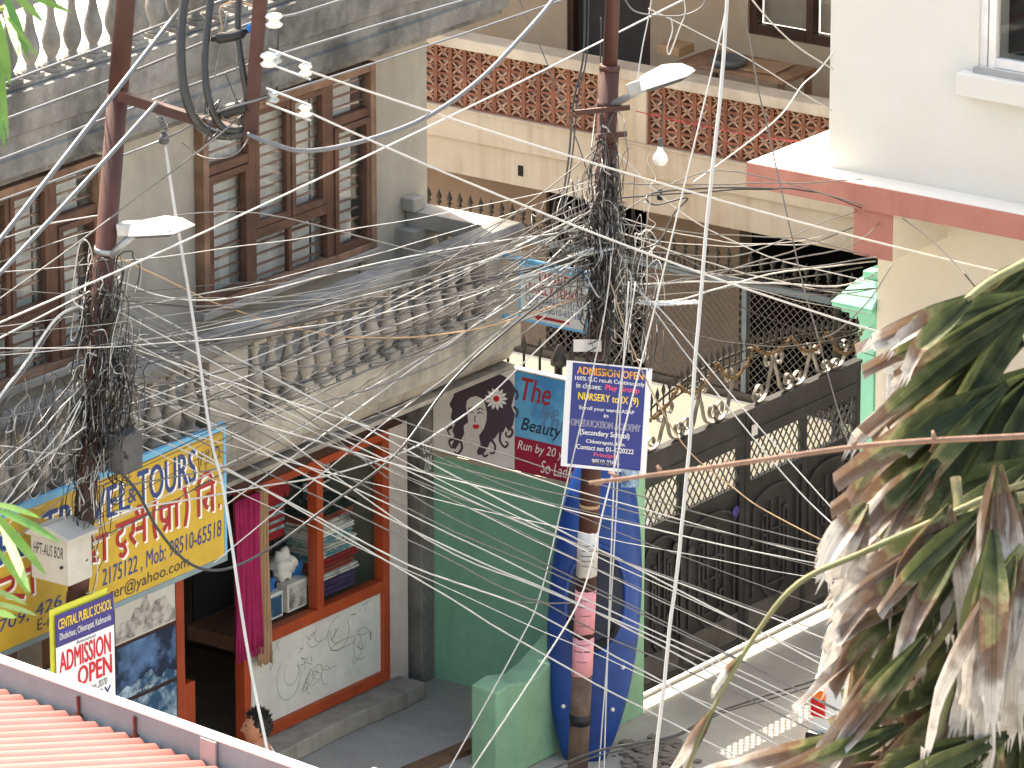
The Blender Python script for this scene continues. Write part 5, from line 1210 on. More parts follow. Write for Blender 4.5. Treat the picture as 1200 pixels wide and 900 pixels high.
# hanging black loops by the upright
wire(px((228, -60, DU - .1), (216, 0, DU - .12), (212, 55, DU - .15), (216, 105, DU - .15), (231, 143, DU - .1), (256, 158, DU), (288, 156, DU)), .042, 'wire_black', 'fat black cable loop hanging left of the upright', n=8)
wire(px((252, -60, DU - .1), (246, 8, DU - .1), (240, 70, DU - .14), (245, 118, DU - .14), (262, 150, DU - .06), (290, 150, DU)), .032, 'wire_black', 'second fat black cable loop, nearer the upright', n=8)
wire(px((282, -30, DU - .1), (279, 30, DU - .12), (284, 80, DU - .14), (290, 118, DU - .1), (286, 150, DU)), .028, 'wire_black', 'black cable loop close against the upright', n=8)
for k in range(9):
    a = (RND.uniform(225, 300), RND.uniform(5, 130)); b = (RND.uniform(250, 300), RND.uniform(110, 165))
    wire(px((a[0], a[1], DU - .1), ((a[0] + b[0]) / 2 + RND.uniform(-25, 25), max(a[1], b[1]) + RND.uniform(0, 20), DU - .15), (b[0], b[1], DU - .05)), RND.choice([.006, .008, .011]), RND.choice(['wire_black', 'wire_black', 'wire_grey']), 'thin jumper wire looping around the upright and cross arm', 'jumper wires by the upright', n=10)
wire(px((212, 166, DL), (238, 184, DL), (268, 184, DU - .1), (288, 168, DU - .1), (296, 140, DU)), .008, 'wire_grey', 'thin wire drooping in a loop under the cross arm', n=8)
wire(px((300, 8, DU - .1), (276, 2, DU - .1), (258, 10, DU - .1), (260, 36, DU - .1), (250, 46, DU)), .009, 'tan_cloth', 'cream taped wire hooked at the top of the upright', n=8)
tp = thing('taped_joint', 'black taped cable joint on the upright with a blue tie', 'cable joint', P(283, 40, DU - .12))
MB().tube(smoothline(px((248, 46, DU - .1), (262, 44, DU - .12), (280, 40, DU - .13), (298, 32, DU - .1)), 5), [.02] * 3 + [.04] * 9 + [.02] * 4, 8).build('taping', 'tape', tp); MB().tube([P(291, 37, DU - .14), P(297, 30, DU - .14)], .035, 8).build('tie', 'blue_cloth', tp)
tag(MB().tube(smoothline(px((256, 137, DU - .1), (266, 130, DU - .12), (280, 126, DU - .12), (290, 124, DU - .1)), 5), [.02] * 3 + [.05] * 10 + [.02] * 3, 8).build('taped_joint', 'tape'), 'fat black taped joint just above the cross arm end', 'cable joint')
# twisted guy with long white cord
gy_ = thing('guy_rope', 'white rope hanging from the cross arm across the yellow sign', 'rope', P(191, 120, DL))
coil(px((191, 118, DL), (188, 132, DL), (189, 142, DL), (193, 150, DL), (191, 163, DL)), .009, 'wire_grey', 9, .022, gy_, 'twisted_tie')
MB().lathe([(.0, -.04), (.035, -.03), (.04, 0), (.03, .03), (0, .045)], P(192, 163, DL), 10).build('knot', 'box_dark', gy_)
MB().tube(smoothline(px((193, 167, DL), (204, 240, DL - .05), (214, 300, DL - .1), (230, 397, DL - .15), (247, 512, DL - .2), (263, 580, DL - .3), (283, 717, DL - .5), (297, 800, DL - .6), (313, 878, DL - .8), (322, 930, DL - .9)), 6), .0115, 6).build('cord', 'wire_white', gy_)
# service cable on the far left
wire(px((-60, 560, DL - 1), (-5, 472, DL - .6), (28, 428, DL - .4), (62, 378, DL - .2), (84, 362, DL - .1), (102, 360, DL - .05)), .014, 'wire_white', 'double white service cable arching down to the left edge', n=8)
wire(px((-60, 566, DL - 1), (-3, 476, DL - .6), (31, 431, DL - .4), (65, 381, DL - .2), (86, 365, DL - .1), (103, 363, DL - .05)), .009, 'wire_grey', 'grey wire beside the double white service cable', n=8)
# steep white wires on the right
DV = 47.0
wire(px((853, -40, DV), (852, 0, DV), (846, 90, DV), (825, 300, DV), (813, 450, DV), (801, 600, DV), (787, 720, DV), (775, 830, DV), (767, 900, DV), (763, 950, DV)), .017, 'wire_white', 'thick white drop cable falling from the top edge past the gate', wob=.003)
wire(px((858, -40, DV + .3), (849, 20, DV + .3), (782, 300, DV + .3), (752, 423, DV + .3), (707, 598, DV + .3), (697, 645, DV + .3), (675, 712, DV + .3), (620, 800, DV + .3), (555, 898, DV + .3), (520, 950, DV + .3)), .009, 'wire_white', 'white wire from the top edge bending over the kayak to the pavement')
wire(px((716, 300, DR - .3), (713, 337, DR - .3), (700, 410, DR - .4), (657, 598, DR - .6), (632, 700, DR - .8), (607, 755, DR - 1), (528, 898, DR - 1.6), (505, 940, DR - 2)), .0085, 'wire_white', 'white wire from the far pole down to the pavement left of the stub wall')
for k, q in enumerate((((737, 330), (727, 480), (722, 600), (713, 750), (702, 898), (699, 950)), ((745, 330), (724, 480), (718, 600), (711, 800), (708, 898), (707, 950)))):
    wire(px(*[(x, y, DR - .9 - .1 * k) for x, y in q]), .008, 'wire_white', 'white wire hanging down beside the pole over the blue board', 'pair of wires hanging over the blue board')
GB = 'wires falling from the near pole towards the lower right'
lowR = [((122, 338), (250, 405), (600, 593), (750, 668), (965, 780), (1100, 852)), ((118, 372), (250, 440), (582, 600), (850, 703), (1010, 765), (1150, 818)), ((125, 420), (250, 477), (500, 607), (673, 683), (850, 767), (1010, 845)), ((130, 445), (250, 500), (500, 630), (677, 707), (850, 797), (1020, 880)), ((118, 430), (240, 492), (500, 612), (660, 690), (850, 778), (1020, 858)),
        ((112, 460), (300, 548), (500, 643), (600, 694), (640, 708), (713, 747), (850, 806), (1000, 880)), ((140, 478), (260, 545), (500, 685), (645, 772), (798, 853), (900, 905), (980, 945)), ((122, 400), (270, 470), (500, 632), (660, 700), (850, 785), (1010, 862)), ((128, 355), (330, 470), (500, 590), (700, 690), (900, 790), (1050, 870)), ((120, 490), (260, 548), (480, 662), (600, 705), (690, 752), (800, 812), (960, 900))]
for k, q in enumerate(lowR):
    n_ = len(q); wire(px(*[(x, y, DL + (DR - 1.2 - DL) * min(1, x / 700.0)) for x, y in q]), .0085 if k % 3 else .0095, ['wire_white', 'wire_white', 'wire_grey'][k % 3], ['white', 'white', 'grey'][k % 3] + ' wire falling from the near pole across the green wall to the lower right', GB, wob=.004)
wire(px((600, 705, DR - .9), (640, 707, DR - .9), (676, 706, DR - .3)), .008, 'wire_grey', 'short wire run level to the pole above the pink notice')
# fan of wires between the two poles
GF = 'service wires strung between the two poles'; LF = 'thin service wire strung in the fan between the two poles'
fan = [((140, 330), (250, 352), (480, 300), (690, 268)), ((150, 356), (250, 358), (600, 340), (700, 333)), ((140, 404), (250, 400), (600, 320), (700, 296)), ((140, 446), (250, 447), (383, 437), (600, 313), (700, 240)), ((267, 590), (483, 433), (600, 347), (700, 250)), ((130, 410), (300, 428), (480, 420), (620, 360), (700, 312)), ((135, 480), (250, 468), (410, 430), (600, 330), (700, 276)),
       ((140, 570), (290, 540), (480, 470), (600, 400), (700, 318)), ((135, 600), (262, 578), (430, 545), (540, 490), (640, 400), (705, 340)), ((250, 520), (420, 440), (560, 372), (700, 300)), ((120, 350), (300, 362), (500, 342), (700, 300)), ((130, 520), (300, 490), (480, 440), (600, 380), (700, 345))]
for k, q in enumerate(fan):
    wire(px(*[(x, y, DL + (DR - DL) * (x - 120) / 580.0) for x, y in q]), .0075 + .0012 * (k % 3), ['wire_white', 'wire_grey', 'wire_black', 'wire_grey'][k % 4], LF.replace('thin', ['thin white', 'thin grey', 'thin black', 'thin grey'][k % 4]), GF, wob=.006)
for k in range(26):
    y0_ = RND.gauss(470, 90); y1_ = RND.gauss(270, 52)
    a = lpa(max(330, min(640, y0_)), RND.uniform(-6, 26), RND.uniform(-.05, .15)); b = rpa(max(165, min(345, y1_)), RND.uniform(-22, 8), RND.uniform(-.05, .15))
    wire([a, b], RND.choice([.0042, .005, .0058, .007]), (mm_ := RND.choice(['wire_white', 'wire_grey', 'wire_grey', 'wire_grey', 'wire_black', 'wire_black'])), LF.replace('thin', {'wire_white': 'thin white', 'wire_grey': 'thin grey', 'wire_black': 'thin black'}[mm_]), GF, RND.choice([.0, .03, .06, .12, .22]), .006, 22)
# wires leaving the near pole towards the left edge
for k in range(12):
    a = lpa(RND.uniform(400, 560), RND.uniform(-12, 4), RND.uniform(0, .1)); b = P(-70, RND.uniform(470, 720), DL - RND.uniform(.4, 2))
    wire([a, b], RND.choice([.006, .0075, .009]), (mm_ := RND.choice(['wire_white', 'wire_grey', 'wire_black'])), mm_[5:] + ' wire leaving the near pole towards the left edge', 'wires leaving the near pole leftwards', RND.uniform(.02, .2), .008, 16)
for k, q in enumerate((((0, 868 - 300), (40, 545), (100, 500)), ((-40, 620), (20, 585), (60, 540), (95, 470)))):
    wire(px(*[(x, y, DL - .3) for x, y in q]), .008, 'wire_white', 'white wire dropping left of the near pole in front of the balusters', 'pair of white wires before the balusters', wob=.004)
wire(px((140, 552, DL - .15), (160, 575, DL - .2), (185, 620, DL - .25), (215, 655, DL - .25), (245, 668, DL - .2), (280, 662, DL), (330, 634, DL + .3), (383, 594, DL + .6), (463, 533, DL + 1.2), (530, 446, DL + 1.8), (600, 382, DL + 2.2), (690, 312, DR)), .013, 'wire_black', 'black cable from the junction box sagging over the yellow sign', n=8)
# from the far pole to the houses on the right
GR = 'wires from the far pole to the houses on the right'
rt = [((722, 290), (860, 300), (960, 262), (1003, 248)), ((725, 232), (810, 226), (905, 221), (960, 226), (1010, 244)), ((722, 320), (860, 322), (1010, 304), (1024, 300)), ((725, 334), (850, 330), (980, 335), (1025, 322)), ((722, 345), (840, 318), (985, 292), (1030, 262)), ((724, 300), (860, 330), (960, 340), (1028, 338)), ((725, 215), (800, 216), (940, 214), (1010, 210)), ((724, 355), (800, 350), (900, 322), (1026, 306)), ((724, 262), (840, 275), (940, 280), (1018, 300))]
for k, q in enumerate(rt):
    ex_ = on(*q[-1], Y=3.33) if q[-1][1] < 301 else on(*q[-1], Y=4.19)
    wire(px(*[(x, y, DR + (x - 720) / 300.0 * 2.2) for x, y in q[:-1]]) + [ex_], .0075 + .002 * (k % 2), ['wire_grey', 'wire_black', 'wire_grey', 'wire_white'][k % 4], ['grey', 'black', 'grey', 'white'][k % 4] + ' wire running from the far pole to the white house', GR, wob=.006)
for k in range(10):
    a = rpa(RND.uniform(240, 380), RND.uniform(0, 24), RND.uniform(-.05, .1)); b = on(RND.uniform(1010, 1028), RND.uniform(255, 420), Y=4.1)
    wire([a, b], RND.choice([.005, .0065, .008]), (mm_ := RND.choice(['wire_white', 'wire_grey', 'wire_black'])), mm_[5:] + ' wire running from the far pole to the white house', GR, RND.choice([.03, .08, .15, .3]), .006, 18)
wire(px((905, 221, DR + 1), (840, 220, DR + .6), (780, 224, DR + .2), (758, 230, DR), (768, 240, DR - .05), (805, 232, DR), (790, 250, DR), (770, 285, DR - .1), (735, 293, DR - .1)), .011, 'wire_black', 'black cable doubling back in a flat loop right of the far pole', n=8)
# right-hand oblique wires over gate and white house
wire(px((866, -20, 50), (900, 22, 51), (935, 55, 52.2)) + [on(976, 81, Y=3.57)], .0095, 'wire_white', 'white wire from the top edge to the corner of the white house', n=8)
wire([on(976, 62, Y=3.57)] + px((958, 84, 54), (940, 100, 53.6), (915, 135, 53.2), (870, 172, 52.8), (812, 214, 52)), .009, 'wire_white', 'kinked white wire from the white house corner down to the left', n=5)
wire(px((868, -20, 50), (876, 36, 50), (890, 110, 50.2), (906, 178, 50.4), (933, 300, 50.8), (965, 420, 51.2), (1000, 540, 51.6), (1030, 640, 52)), .009, 'wire_grey', 'grey wire hanging from the top edge past the mint pillar', wob=.003)
wire(px((726, 330, DR), (775, 364, DR - .2), (870, 478, DR - .5), (975, 596, DR - .8), (1060, 690, DR - 1)), .008, 'wire_white', 'white wire slanting from the far pole across the gate crest')
wire(px((722, 300, DR), (800, 410, DR - .2), (880, 510, DR - .4), (940, 580, DR - .5), (1000, 636, DR - .7), (1060, 690, DR - 1)), .0085, 'wire_white', 'lower white wire slanting across the gate panels')
wire(px((715, 330, DR - .2), (748, 425, DR - .4), (800, 520, DR - .7), (860, 572, DR - .9), (900, 600, DR - 1), (995, 648, DR - 1.2), (1060, 670, DR - 1.4)), .008, 'tan_cloth', 'twisted cream wire sagging across the gate from the blue board')
wire([on(1058, 256, Y=3.29)] + px((1090, 280, 51), (1125, 315, 49), (1150, 345, 49), (1230, 440, 49)), .009, 'wire_black', 'black wire hanging from the canopy down the cream wall')
wire(px((1045, 310, 50), (1020, 350, 50), (985, 385, 50.4), (965, 396, 50.6)), .008, 'wire_grey', 'grey wire drooping over the mint pillar cap', n=8)
wire(px((685, -30, DR + 1.4), (684, 62, DR + 1.3), (672, 120, DR + 1.2), (667, 180, DR + 1), (660, 228, DR + .8), (656, 250, DR + .7)), .012, 'wire_black', 'thick black cable dropping beside the far pole', n=8)
wire(px((690, -30, DR + 1.4), (688, 62, DR + 1.3), (678, 110, DR + 1.2), (671, 180, DR + 1), (664, 226, DR + .8), (658, 255, DR + .7)), .009, 'wire_black', 'thinner black cable dropping beside the far pole', n=8)
wire(px((704, 20, DR + .5), (703, 90, DR + .5), (697, 140, DR + .3), (693, 175, DR)), .008, 'wire_black', 'black wire close to the left side of the far pole', n=8)
wire(px((728, -10, DR), (742, 12, DR), (770, 18, DR), (800, 18, DR), (822, 8, DR), (830, -10, DR)), .009, 'wire_grey', 'grey wire drooping from the top edge above the street lamp', n=8)
wire(px((765, -10, DR), (759, 25, DR), (752, 60, DR), (746, 100, DR)), .007, 'wire_white', 'white wire dropping from the top edge to the street lamp arm', n=8)
wire(px((800, -6, DR), (803, 14, DR), (796, 34, DR), (788, 56, DR), (784, 64, DR), (782, 56, DR), (788, 36, DR), (786, 20, DR)), .007, 'wire_white', 'small white wire loop dangling above the street lamp', n=8)
wire(px((745, 130, DR), (800, 143, DR + .5), (900, 162, DR + 3.5), (960, 168, DR + 5), (1000, 175, DR + 6.5)), .006, 'red_cloth', 'thin red and white wire crossing in front of the pierced balcony')
wire(px((640, 905, 49), (700, 880, 49), (790, 862, 49.2), (840, 835, 49.5), (930, 805, 50), (1010, 778, 50.4), (1100, 740, 51)), .013, 'wire_black', 'black cable low over the street at the lower right', wob=.002)
wire(px((640, 911, 49.2), (700, 886, 49.2), (790, 864, 49.4), (840, 838, 49.7), (930, 811, 50.2), (1010, 786, 50.6), (1100, 750, 51)), .010, 'wire_black', 'second black cable low over the street at the lower right', wob=.002)
wire(px((590, 302, DR + .3), (560, 318, DR + .2), (520, 335, DR), (480, 362, DR - .3), (440, 376, DR - .5), (250, 396, DL + 1)), .008, 'wire_grey', 'wire clipped to the balcony end and drooping along the balusters', n=8)
# twisted pair seen against the upper wall
wire(px((133, 300, DL), (170, 316, DL + .3), (260, 358, DL + 1), (360, 388, DL + 1.6), (450, 396, DL + 2), (560, 385, DL + 2.6), (690, 345, DR)), .009, 'tan_cloth', 'twisted cream pair sagging between the poles before the balusters', wob=.003)

for k, q in enumerate((((-60, 330), (120, 268), (300, 250), (520, 300), (700, 300)), ((760, 10), (860, 60), (975, 130)), ((726, 250), (840, 200), (1010, 240)), ((-60, 300), (60, 262), (140, 250)), ((600, -20), (660, 120), (700, 240)), ((724, 180), (800, 250), (900, 300), (1020, 330)), ((-40, 690), (100, 560), (240, 470), (420, 410), (690, 300)), ((250, 660), (420, 520), (560, 410), (690, 290)))):
    wire(px(*[(x, y, DL + (DR - DL) * max(0, x - 120) / 580.0) for x, y in q]), .0075, ['wire_grey', 'wire_white'][k % 2], 'stray thin %s wire crossing the view well away from the main fan' % ['grey', 'white'][k % 2], 'stray wires', wob=.004)
for k in range(12):
    a = lpa(RND.uniform(345, 500), RND.uniform(0, 20), RND.uniform(0, .1)); b = P(RND.uniform(980, 1150), RND.uniform(640, 900), DR - RND.uniform(.6, 1.6))
    wire([a, b], RND.choice([.0045, .0055, .0065]), ['wire_white', 'wire_grey'][k % 2], ['white', 'grey'][k % 2] + ' wire falling from the near pole across the green wall to the lower right', GB, RND.uniform(.02, .16), .005, 26)
for k in range(7):
    a = rpa(RND.uniform(180, 300), RND.uniform(-6, 6), 0); b = P(RND.uniform(-80, -40), RND.uniform(280, 420), DL - RND.uniform(.5, 2))
    wire([a, b], RND.choice([.0045, .0055]), ['wire_white', 'wire_grey'][k % 2], 'long thin %s wire from the far pole past the upper windows to the left edge' % ['white', 'grey'][k % 2], 'long wires past the upper windows', RND.uniform(.05, .3), .005, 26)
# ---- tangles: nobody could count these
def tangle(name, label, spots, n, r0, r1, seed, wide):
    rr = random.Random(seed); groups = {'wire_black': MB(), 'wire_grey': MB(), 'wire_white': MB()}
    for i in range(n):
        y_ = spots(rr); c = (rr.gauss(0, wide), y_); k = rr.randint(5, 9); pts = []
        ph = rr.uniform(0, 6.28); rx = rr.uniform(3, 14); ry = rr.uniform(14, 60); tw = rr.uniform(.35, 1.1)
        for j in range(k):
            a = ph + j / k * 6.28 * tw; pts.append((c[0] + rx * math.cos(a) + rr.gauss(0, 3), c[1] + ry * math.sin(a) + rr.gauss(0, 4), rr.uniform(-.12, .24)))
        yield rr, groups, pts
def build_tangle(fa, name, label, spots, n, seed, wide, weights=(5, 4, 3)):
    gr = None
    for rr, groups, pts in tangle(name, label, spots, n, 0, 0, seed, wide):
        m_ = rr.choices(list(groups), weights)[0]; q = smoothline([fa(p[1], p[0], p[2]) for p in pts], 4); groups[m_].tube(q, rr.choice([.0026, .0032, .0042, .0058]), 4, False); gr = groups
    root = thing(name, label, 'wires', fa(500 if fa is lpa else 300)); root['kind'] = 'stuff'
    for m_, mb in gr.items():
        if mb.v: stuff(mb.build('wire_coils', m_, root))
    return root
build_tangle(lpa, 'wire_tangle', 'dense tangle of looped wires wrapped round the near pole', lambda r: r.choice([r.gauss(360, 22), r.gauss(450, 40), r.gauss(470, 30), r.gauss(560, 60)]), 190, 3, 10, (6, 3, 2))
build_tangle(lambda y, dx=0, off=0: lpa(y, dx + 34, off), 'wire_tangle', 'hanging black wire loops above the dark junction box', lambda r: r.gauss(470, 45), 70, 5, 9, (8, 2, 1))
build_tangle(rpa, 'wire_tangle', 'dense tangle of wires wrapped round the pole above the blue board', lambda r: r.choice([r.gauss(215, 30), r.gauss(290, 30), r.gauss(310, 30), r.gauss(350, 30)]), 210, 8, 9, (6, 4, 2))
build_tangle(lambda y, dx=0, off=0: rpa(y, dx - 40, off), 'wire_tangle', 'loose wire loops fanning off the left of the far pole', lambda r: r.gauss(268, 18), 22, 9, 15, (3, 4, 3))
build_tangle(lambda y, dx=0, off=0: lpa(y, dx - 55, off), 'wire_tangle', 'frayed wire ends and loops left of the near pole', lambda r: r.gauss(505, 18), 60, 11, 28, (2, 4, 4))
build_tangle(lambda y, dx=0, off=0: rpa(y, dx + 42, off), 'wire_tangle', 'loose wire loops hanging off the right of the far pole', lambda r: r.gauss(340, 35), 55, 15, 16, (4, 4, 3))
# whitish coil rack on brackets beside the far pole
for l_, q in (('pale coil of wire lashed on a bracket right of the far pole', ((738, 352), (770, 356), (815, 354))), ('pale spool cluster on the pole at the top of the wire tangle', ((672, 300), (690, 296), (716, 290)))):
    r = thing('wire_coil', l_, 'wire coil', rp(q[1][0], q[1][1], .15)); core = [rp(x, y, .16) for x, y in q]
    MB().tube(smoothline(core, 4), .014, 8).build('bracket', 'galv', r); coil(core, .007, 'wire_white', 31, .05, r, 'winding')
# ================================================================ near roof, lower left
RD = 29.0
p0 = P(150, 825, RD); ZG = p0.z
ga = on(-160, 720, Z=ZG); gb = on(560, 979, Z=ZG)
gd_ = (gb - ga).normalized(); gn = Vector((gd_.y, -gd_.x, 0))
if gn.dot(RIGHT) > 0: gn = -gn           # up the roof, towards the left
RH = thing('corrugated_roof_house', 'pink corrugated roof with a grey gutter edge in the near corner', 'roof', (ga + gb) / 2 - Vector((0, 0, ZG)))
L_ = (gb - ga).length
up = MB(); tk = gn * -.04
up.hexa([ga - Vector((0, 0, .30)), gb - Vector((0, 0, .30)), gb + tk - Vector((0, 0, .30)), ga + tk - Vector((0, 0, .30)), ga, gb, gb + tk, ga + tk]); up.build('gutter_board', 'gutter_grey', RH, .004)
rm_ = MB(); rm_.hexa([ga + gn * .006 + Vector((0, 0, .002)), gb + gn * .006 + Vector((0, 0, .002)), gb - gn * .05 + Vector((0, 0, .002)), ga - gn * .05 + Vector((0, 0, .002)), ga + gn * .006 + Vector((0, 0, .022)), gb + gn * .006 + Vector((0, 0, .022)), gb - gn * .05 + Vector((0, 0, .022)), ga - gn * .05 + Vector((0, 0, .022))]); rm_.build('gutter_rim', 'lamp_white', RH, .006)  # white colour paints in the sunlit top edge of the grey gutter
sl_ = .237; pitch = .1005; nper = int(L_ / pitch); vs = []; k = 8; sw = MB()
base0 = ga + gn * .03 - Vector((0, 0, .125))
ncol = nper * k
for i in range(ncol + 1):
    u = i / k; w_ = .020 * math.sin(2 * math.pi * u) ; w_ = .022 * (1 - (abs(((u + .25) % 1) - .5) * 2) ** 1.6 * 2)
    o = base0 + gd_ * (u * pitch) + Vector((0, 0, w_ * .9))
    vs += [o, o + gn * 4.2 + Vector((0, 0, 4.2 * sl_))]
sw.add(vs, [(2 * i, 2 * i + 2, 2 * i + 3, 2 * i + 1) for i in range(ncol)], True)
sh_ = sw.build('roof_sheet', 'roof_pink', RH); sd_ = sh_.modifiers.new('t', 'SOLIDIFY'); sd_.thickness = .006
# hook bolts
for bx, by in ((45, 803), (92, 838), (158, 862), (268, 893)):
    r = ray(bx, by); nrm = gn.cross(gd_); nrm = (Vector((0, 0, 1)) - gn * sl_).normalized()
    t = (base0 + Vector((0, 0, .02)) - CAM).dot(nrm) / r.dot(nrm); p = CAM + r * t
    MB().lathe([(.022, -.01), (.022, .008), (.008, .01), (.008, .085), (.014, .087), (.0, .095)], p, 8).build('hook_bolt', 'rust', RH)
cl = on(240, 862, Z=ZG); MB().obox(ga + gd_ * (cl - ga).length + gn * .005 - Vector((0, 0, .14)), gd_ * .1, gn * .012, Vector((0, 0, .14))).build('gutter_clip', 'galv', RH)
cor = [ga + gn * .12 + gd_ * .1, gb + gn * .12 - gd_ * .1, gb + gn * 4.0 - gd_ * .1, ga + gn * 4.0 + gd_ * .1]
MB().hexa([Vector((c.x, c.y, 0)) for c in cor] + [Vector((c.x, c.y, ZG - .36 + (0 if i < 2 else 3.88 * sl_))) for i, c in enumerate(cor)]).build('house_wall', 'plaster_wall', RH)

# ================================================================ man in the lane, facing left
hd = None
hx, hy = 302, 853
ZH = 1.62
hp_ = on(hx, hy, Z=ZH)             # head centre
MAN = thing('person', 'man with spiky black hair walking in the lane, facing left', 'person', (hp_.x, hp_.y, 0))
fwd = (-RIGHT * .96 + FH * -.12).normalized(); sid = Vector((0, 0, 1)).cross(fwd).normalized()
def bodymesh(verts, edges, radii, name, m, sub=2):
    me = bpy.data.meshes.new(name); me.from_pydata([tuple(v) for v in verts], edges, [])
    o = bpy.data.objects.new(name, me); COL.objects.link(o)
    sk = o.modifiers.new('skin', 'SKIN'); sk.use_smooth_shade = True
    for i, r_ in enumerate(radii): me.skin_vertices[0].data[i].radius = (r_, r_) if not isinstance(r_, tuple) else r_
    me.skin_vertices[0].data[0].use_root = True
    ss = o.modifiers.new('sub', 'SUBSURF'); ss.levels = sub; ss.render_levels = sub
    me.materials.append(M[m]); return o
B = Vector((hp_.x, hp_.y, 0)) - fwd * .02
def b_(f, s, z): return B + fwd * f + sid * s + Vector((0, 0, z))
V = [b_(0, 0, .95), b_(0, 0, 1.12), b_(.01, 0, 1.32), b_(0, 0, 1.44), b_(.015, 0, 1.50), b_(.03, 0, 1.56)]
R_ = [(.15, .11), (.14, .10), (.17, .12), (.11, .085), (.058, .058), (.055, .055)]; E_ = [(0, 1), (1, 2), (2, 3), (3, 4), (4, 5)]
for s in (-1, 1):
    i = len(V); V += [b_(0, s * .17, 1.40), b_(-.03, s * .23, 1.12), b_(.10, s * .24, .90), b_(.16, s * .235, .82)]; R_ += [.06, .046, .035, .03]; E_ += [(3, i), (i, i + 1), (i + 1, i + 2), (i + 2, i + 3)]
    for k, (df, ds, lz) in enumerate(((.04, -.03, .07), (.05, -.01, .085), (.045, .01, .09), (.04, .03, .08), (.07, -.045, .03))):
        j = len(V); V += [V[i + 3] + fwd * df * .6 + sid * ds - Vector((0, 0, lz * .55)), V[i + 3] + fwd * (df + .0) + sid * ds - Vector((0, 0, lz))]; R_ += [.010, .008]; E_ += [(i + 3, j), (j, j + 1)]
    i = len(V); st_ = .16 * s; V += [b_(0, s * .09, .90), b_(.05 + st_ * .6, s * .095, .50), b_(-.02 + st_ * 1.2, s * .095, .09), b_(.13 + st_ * 1.2, s * .1, .035)]; R_ += [.095, .06, .045, .038]; E_ += [(0, i), (i, i + 1), (i + 1, i + 2), (i + 2, i + 3)]
body = bodymesh(V, E_, R_, 'body', 'skin'); setp(body, MAN)
# clothes: shirt and trousers as slightly larger skins
V2 = V[:4]; R2 = [(.165, .125), (.155, .115), (.185, .135), (.12, .095)]; E2 = [(0, 1), (1, 2), (2, 3)]
for s in (-1, 1):
    i = len(V2); V2 += [b_(0, s * .17, 1.40), b_(-.02, s * .215, 1.2)]; R2 += [.078, .068]; E2 += [(3, i), (i, i + 1)]
setp(bodymesh(V2, E2, R2, 'shirt', 'shirt'), MAN)
V3 = [b_(0, 0, .97)]; R3 = [(.165, .125)]; E3 = []
for s in (-1, 1):
    i = len(V3); st_ = .16 * s; V3 += [b_(0, s * .09, .90), b_(.05 + st_ * .6, s * .095, .50), b_(-.02 + st_ * 1.2, s * .095, .12)]; R3 += [.11, .075, .065]; E3 += [(0, i), (i, i + 1), (i + 1, i + 2)]
setp(bodymesh(V3, E3, R3, 'trousers', 'trousers'), MAN)
# head: sculpted ellipsoid with brow, nose, lips, chin
def head():
    bm = bmesh.new(); bmesh.ops.create_uvsphere(bm, u_segments=40, v_segments=32, radius=1)
    for v in bm.verts:
        n = v.co.copy(); f, s, z = n.x, n.y, n.z
        x = f * .104; y_ = s * .08; zz_ = z * .130
        if z < 0: y_ *= 1 - .30 * (-z) ** 1.5; x = x * (1 - .10 * -z) + .012 * (-z) * (1 if f > -.2 else 0)
        if f < 0 and z < -.2: x *= 1 - .35 * (-z - .2)
        if f > .3:
            g = lambda a, b, w1, w2: math.exp(-((s - a) / w1) ** 2 - ((z - b) / w2) ** 2)
            x += .026 * g(0, -.12, .13, .13) + .014 * g(0, .05, .10, .2)      # nose
            x += .008 * g(0, .28, .5, .10)                                   # brow
            x -= .012 * (g(.36, .10, .2, .10) + g(-.36, .10, .2, .10))       # eye sockets
            x += .010 * g(0, -.42, .22, .06) + .009 * g(0, -.56, .2, .06) - .004 * g(0, -.49, .25, .03)   # lips
            x += .014 * g(0, -.82, .3, .14)                                  # chin
        v.co = Vector((x, y_, zz_))
    me = bpy.data.meshes.new('head'); bm.to_mesh(me); bm.free(); me.materials.append(M['skin'])
    for p in me.polygons: p.use_smooth = True
    return me
RM = Matrix(((fwd.x, sid.x, 0, hp_.x), (fwd.y, sid.y, 0, hp_.y), (0, 0, 1, hp_.z), (0, 0, 0, 1)))
def hput(me_or_mb, name, m):
    me = me_or_mb if isinstance(me_or_mb, bpy.types.Mesh) else me_or_mb.mesh(name)
    if not me.materials: me.materials.append(M[m])
    me.transform(RM); o = bpy.data.objects.new(name, me); COL.objects.link(o); setp(o, MAN); return o
hput(head(), 'head', 'skin')
for s in (-1, 1):
    e = MB(); e.lathe([(.0, -.006), (.012, -.004), (.02, .0), (.022, .006), (.014, .008), (.008, .003), (0, .003)], (0, 0, 0), 12)
    for v in e.v: v.z, v.x, v.y = v.x * 1.4, v.y * .85, v.z
    for v in e.v: v.y = s * (v.y + .072); v.x -= .008; v.z -= .01
    hput(e, 'ear', 'skin')
    hput(MB().lathe([(0, -.009), (.006, -.006), (.009, 0), (.006, .006), (0, .009)], (.081, s * .029, .014), 10), 'eye', 'eye_white'); hput(MB().lathe([(0, -.0055), (.0055, 0), (0, .0055)], (.0885, s * .029, .014), 8), 'iris', 'hair')
    hput(MB().tube([(.093, s * .014, .034), (.094, s * .028, .040), (.086, s * .045, .036)], [.004, .005, .003], 5), 'eyebrow', 'hair')
hr = MB(); rr = random.Random(2)
bm = bmesh.new(); bmesh.ops.create_uvsphere(bm, u_segments=28, v_segments=20, radius=1); idx = {}
vs = []; fs = []
for v in bm.verts:
    n = v.co; keep_k = 1.0
    vs.append((n.x * .104 - .006, n.y * .081, n.z * .128 + .006))
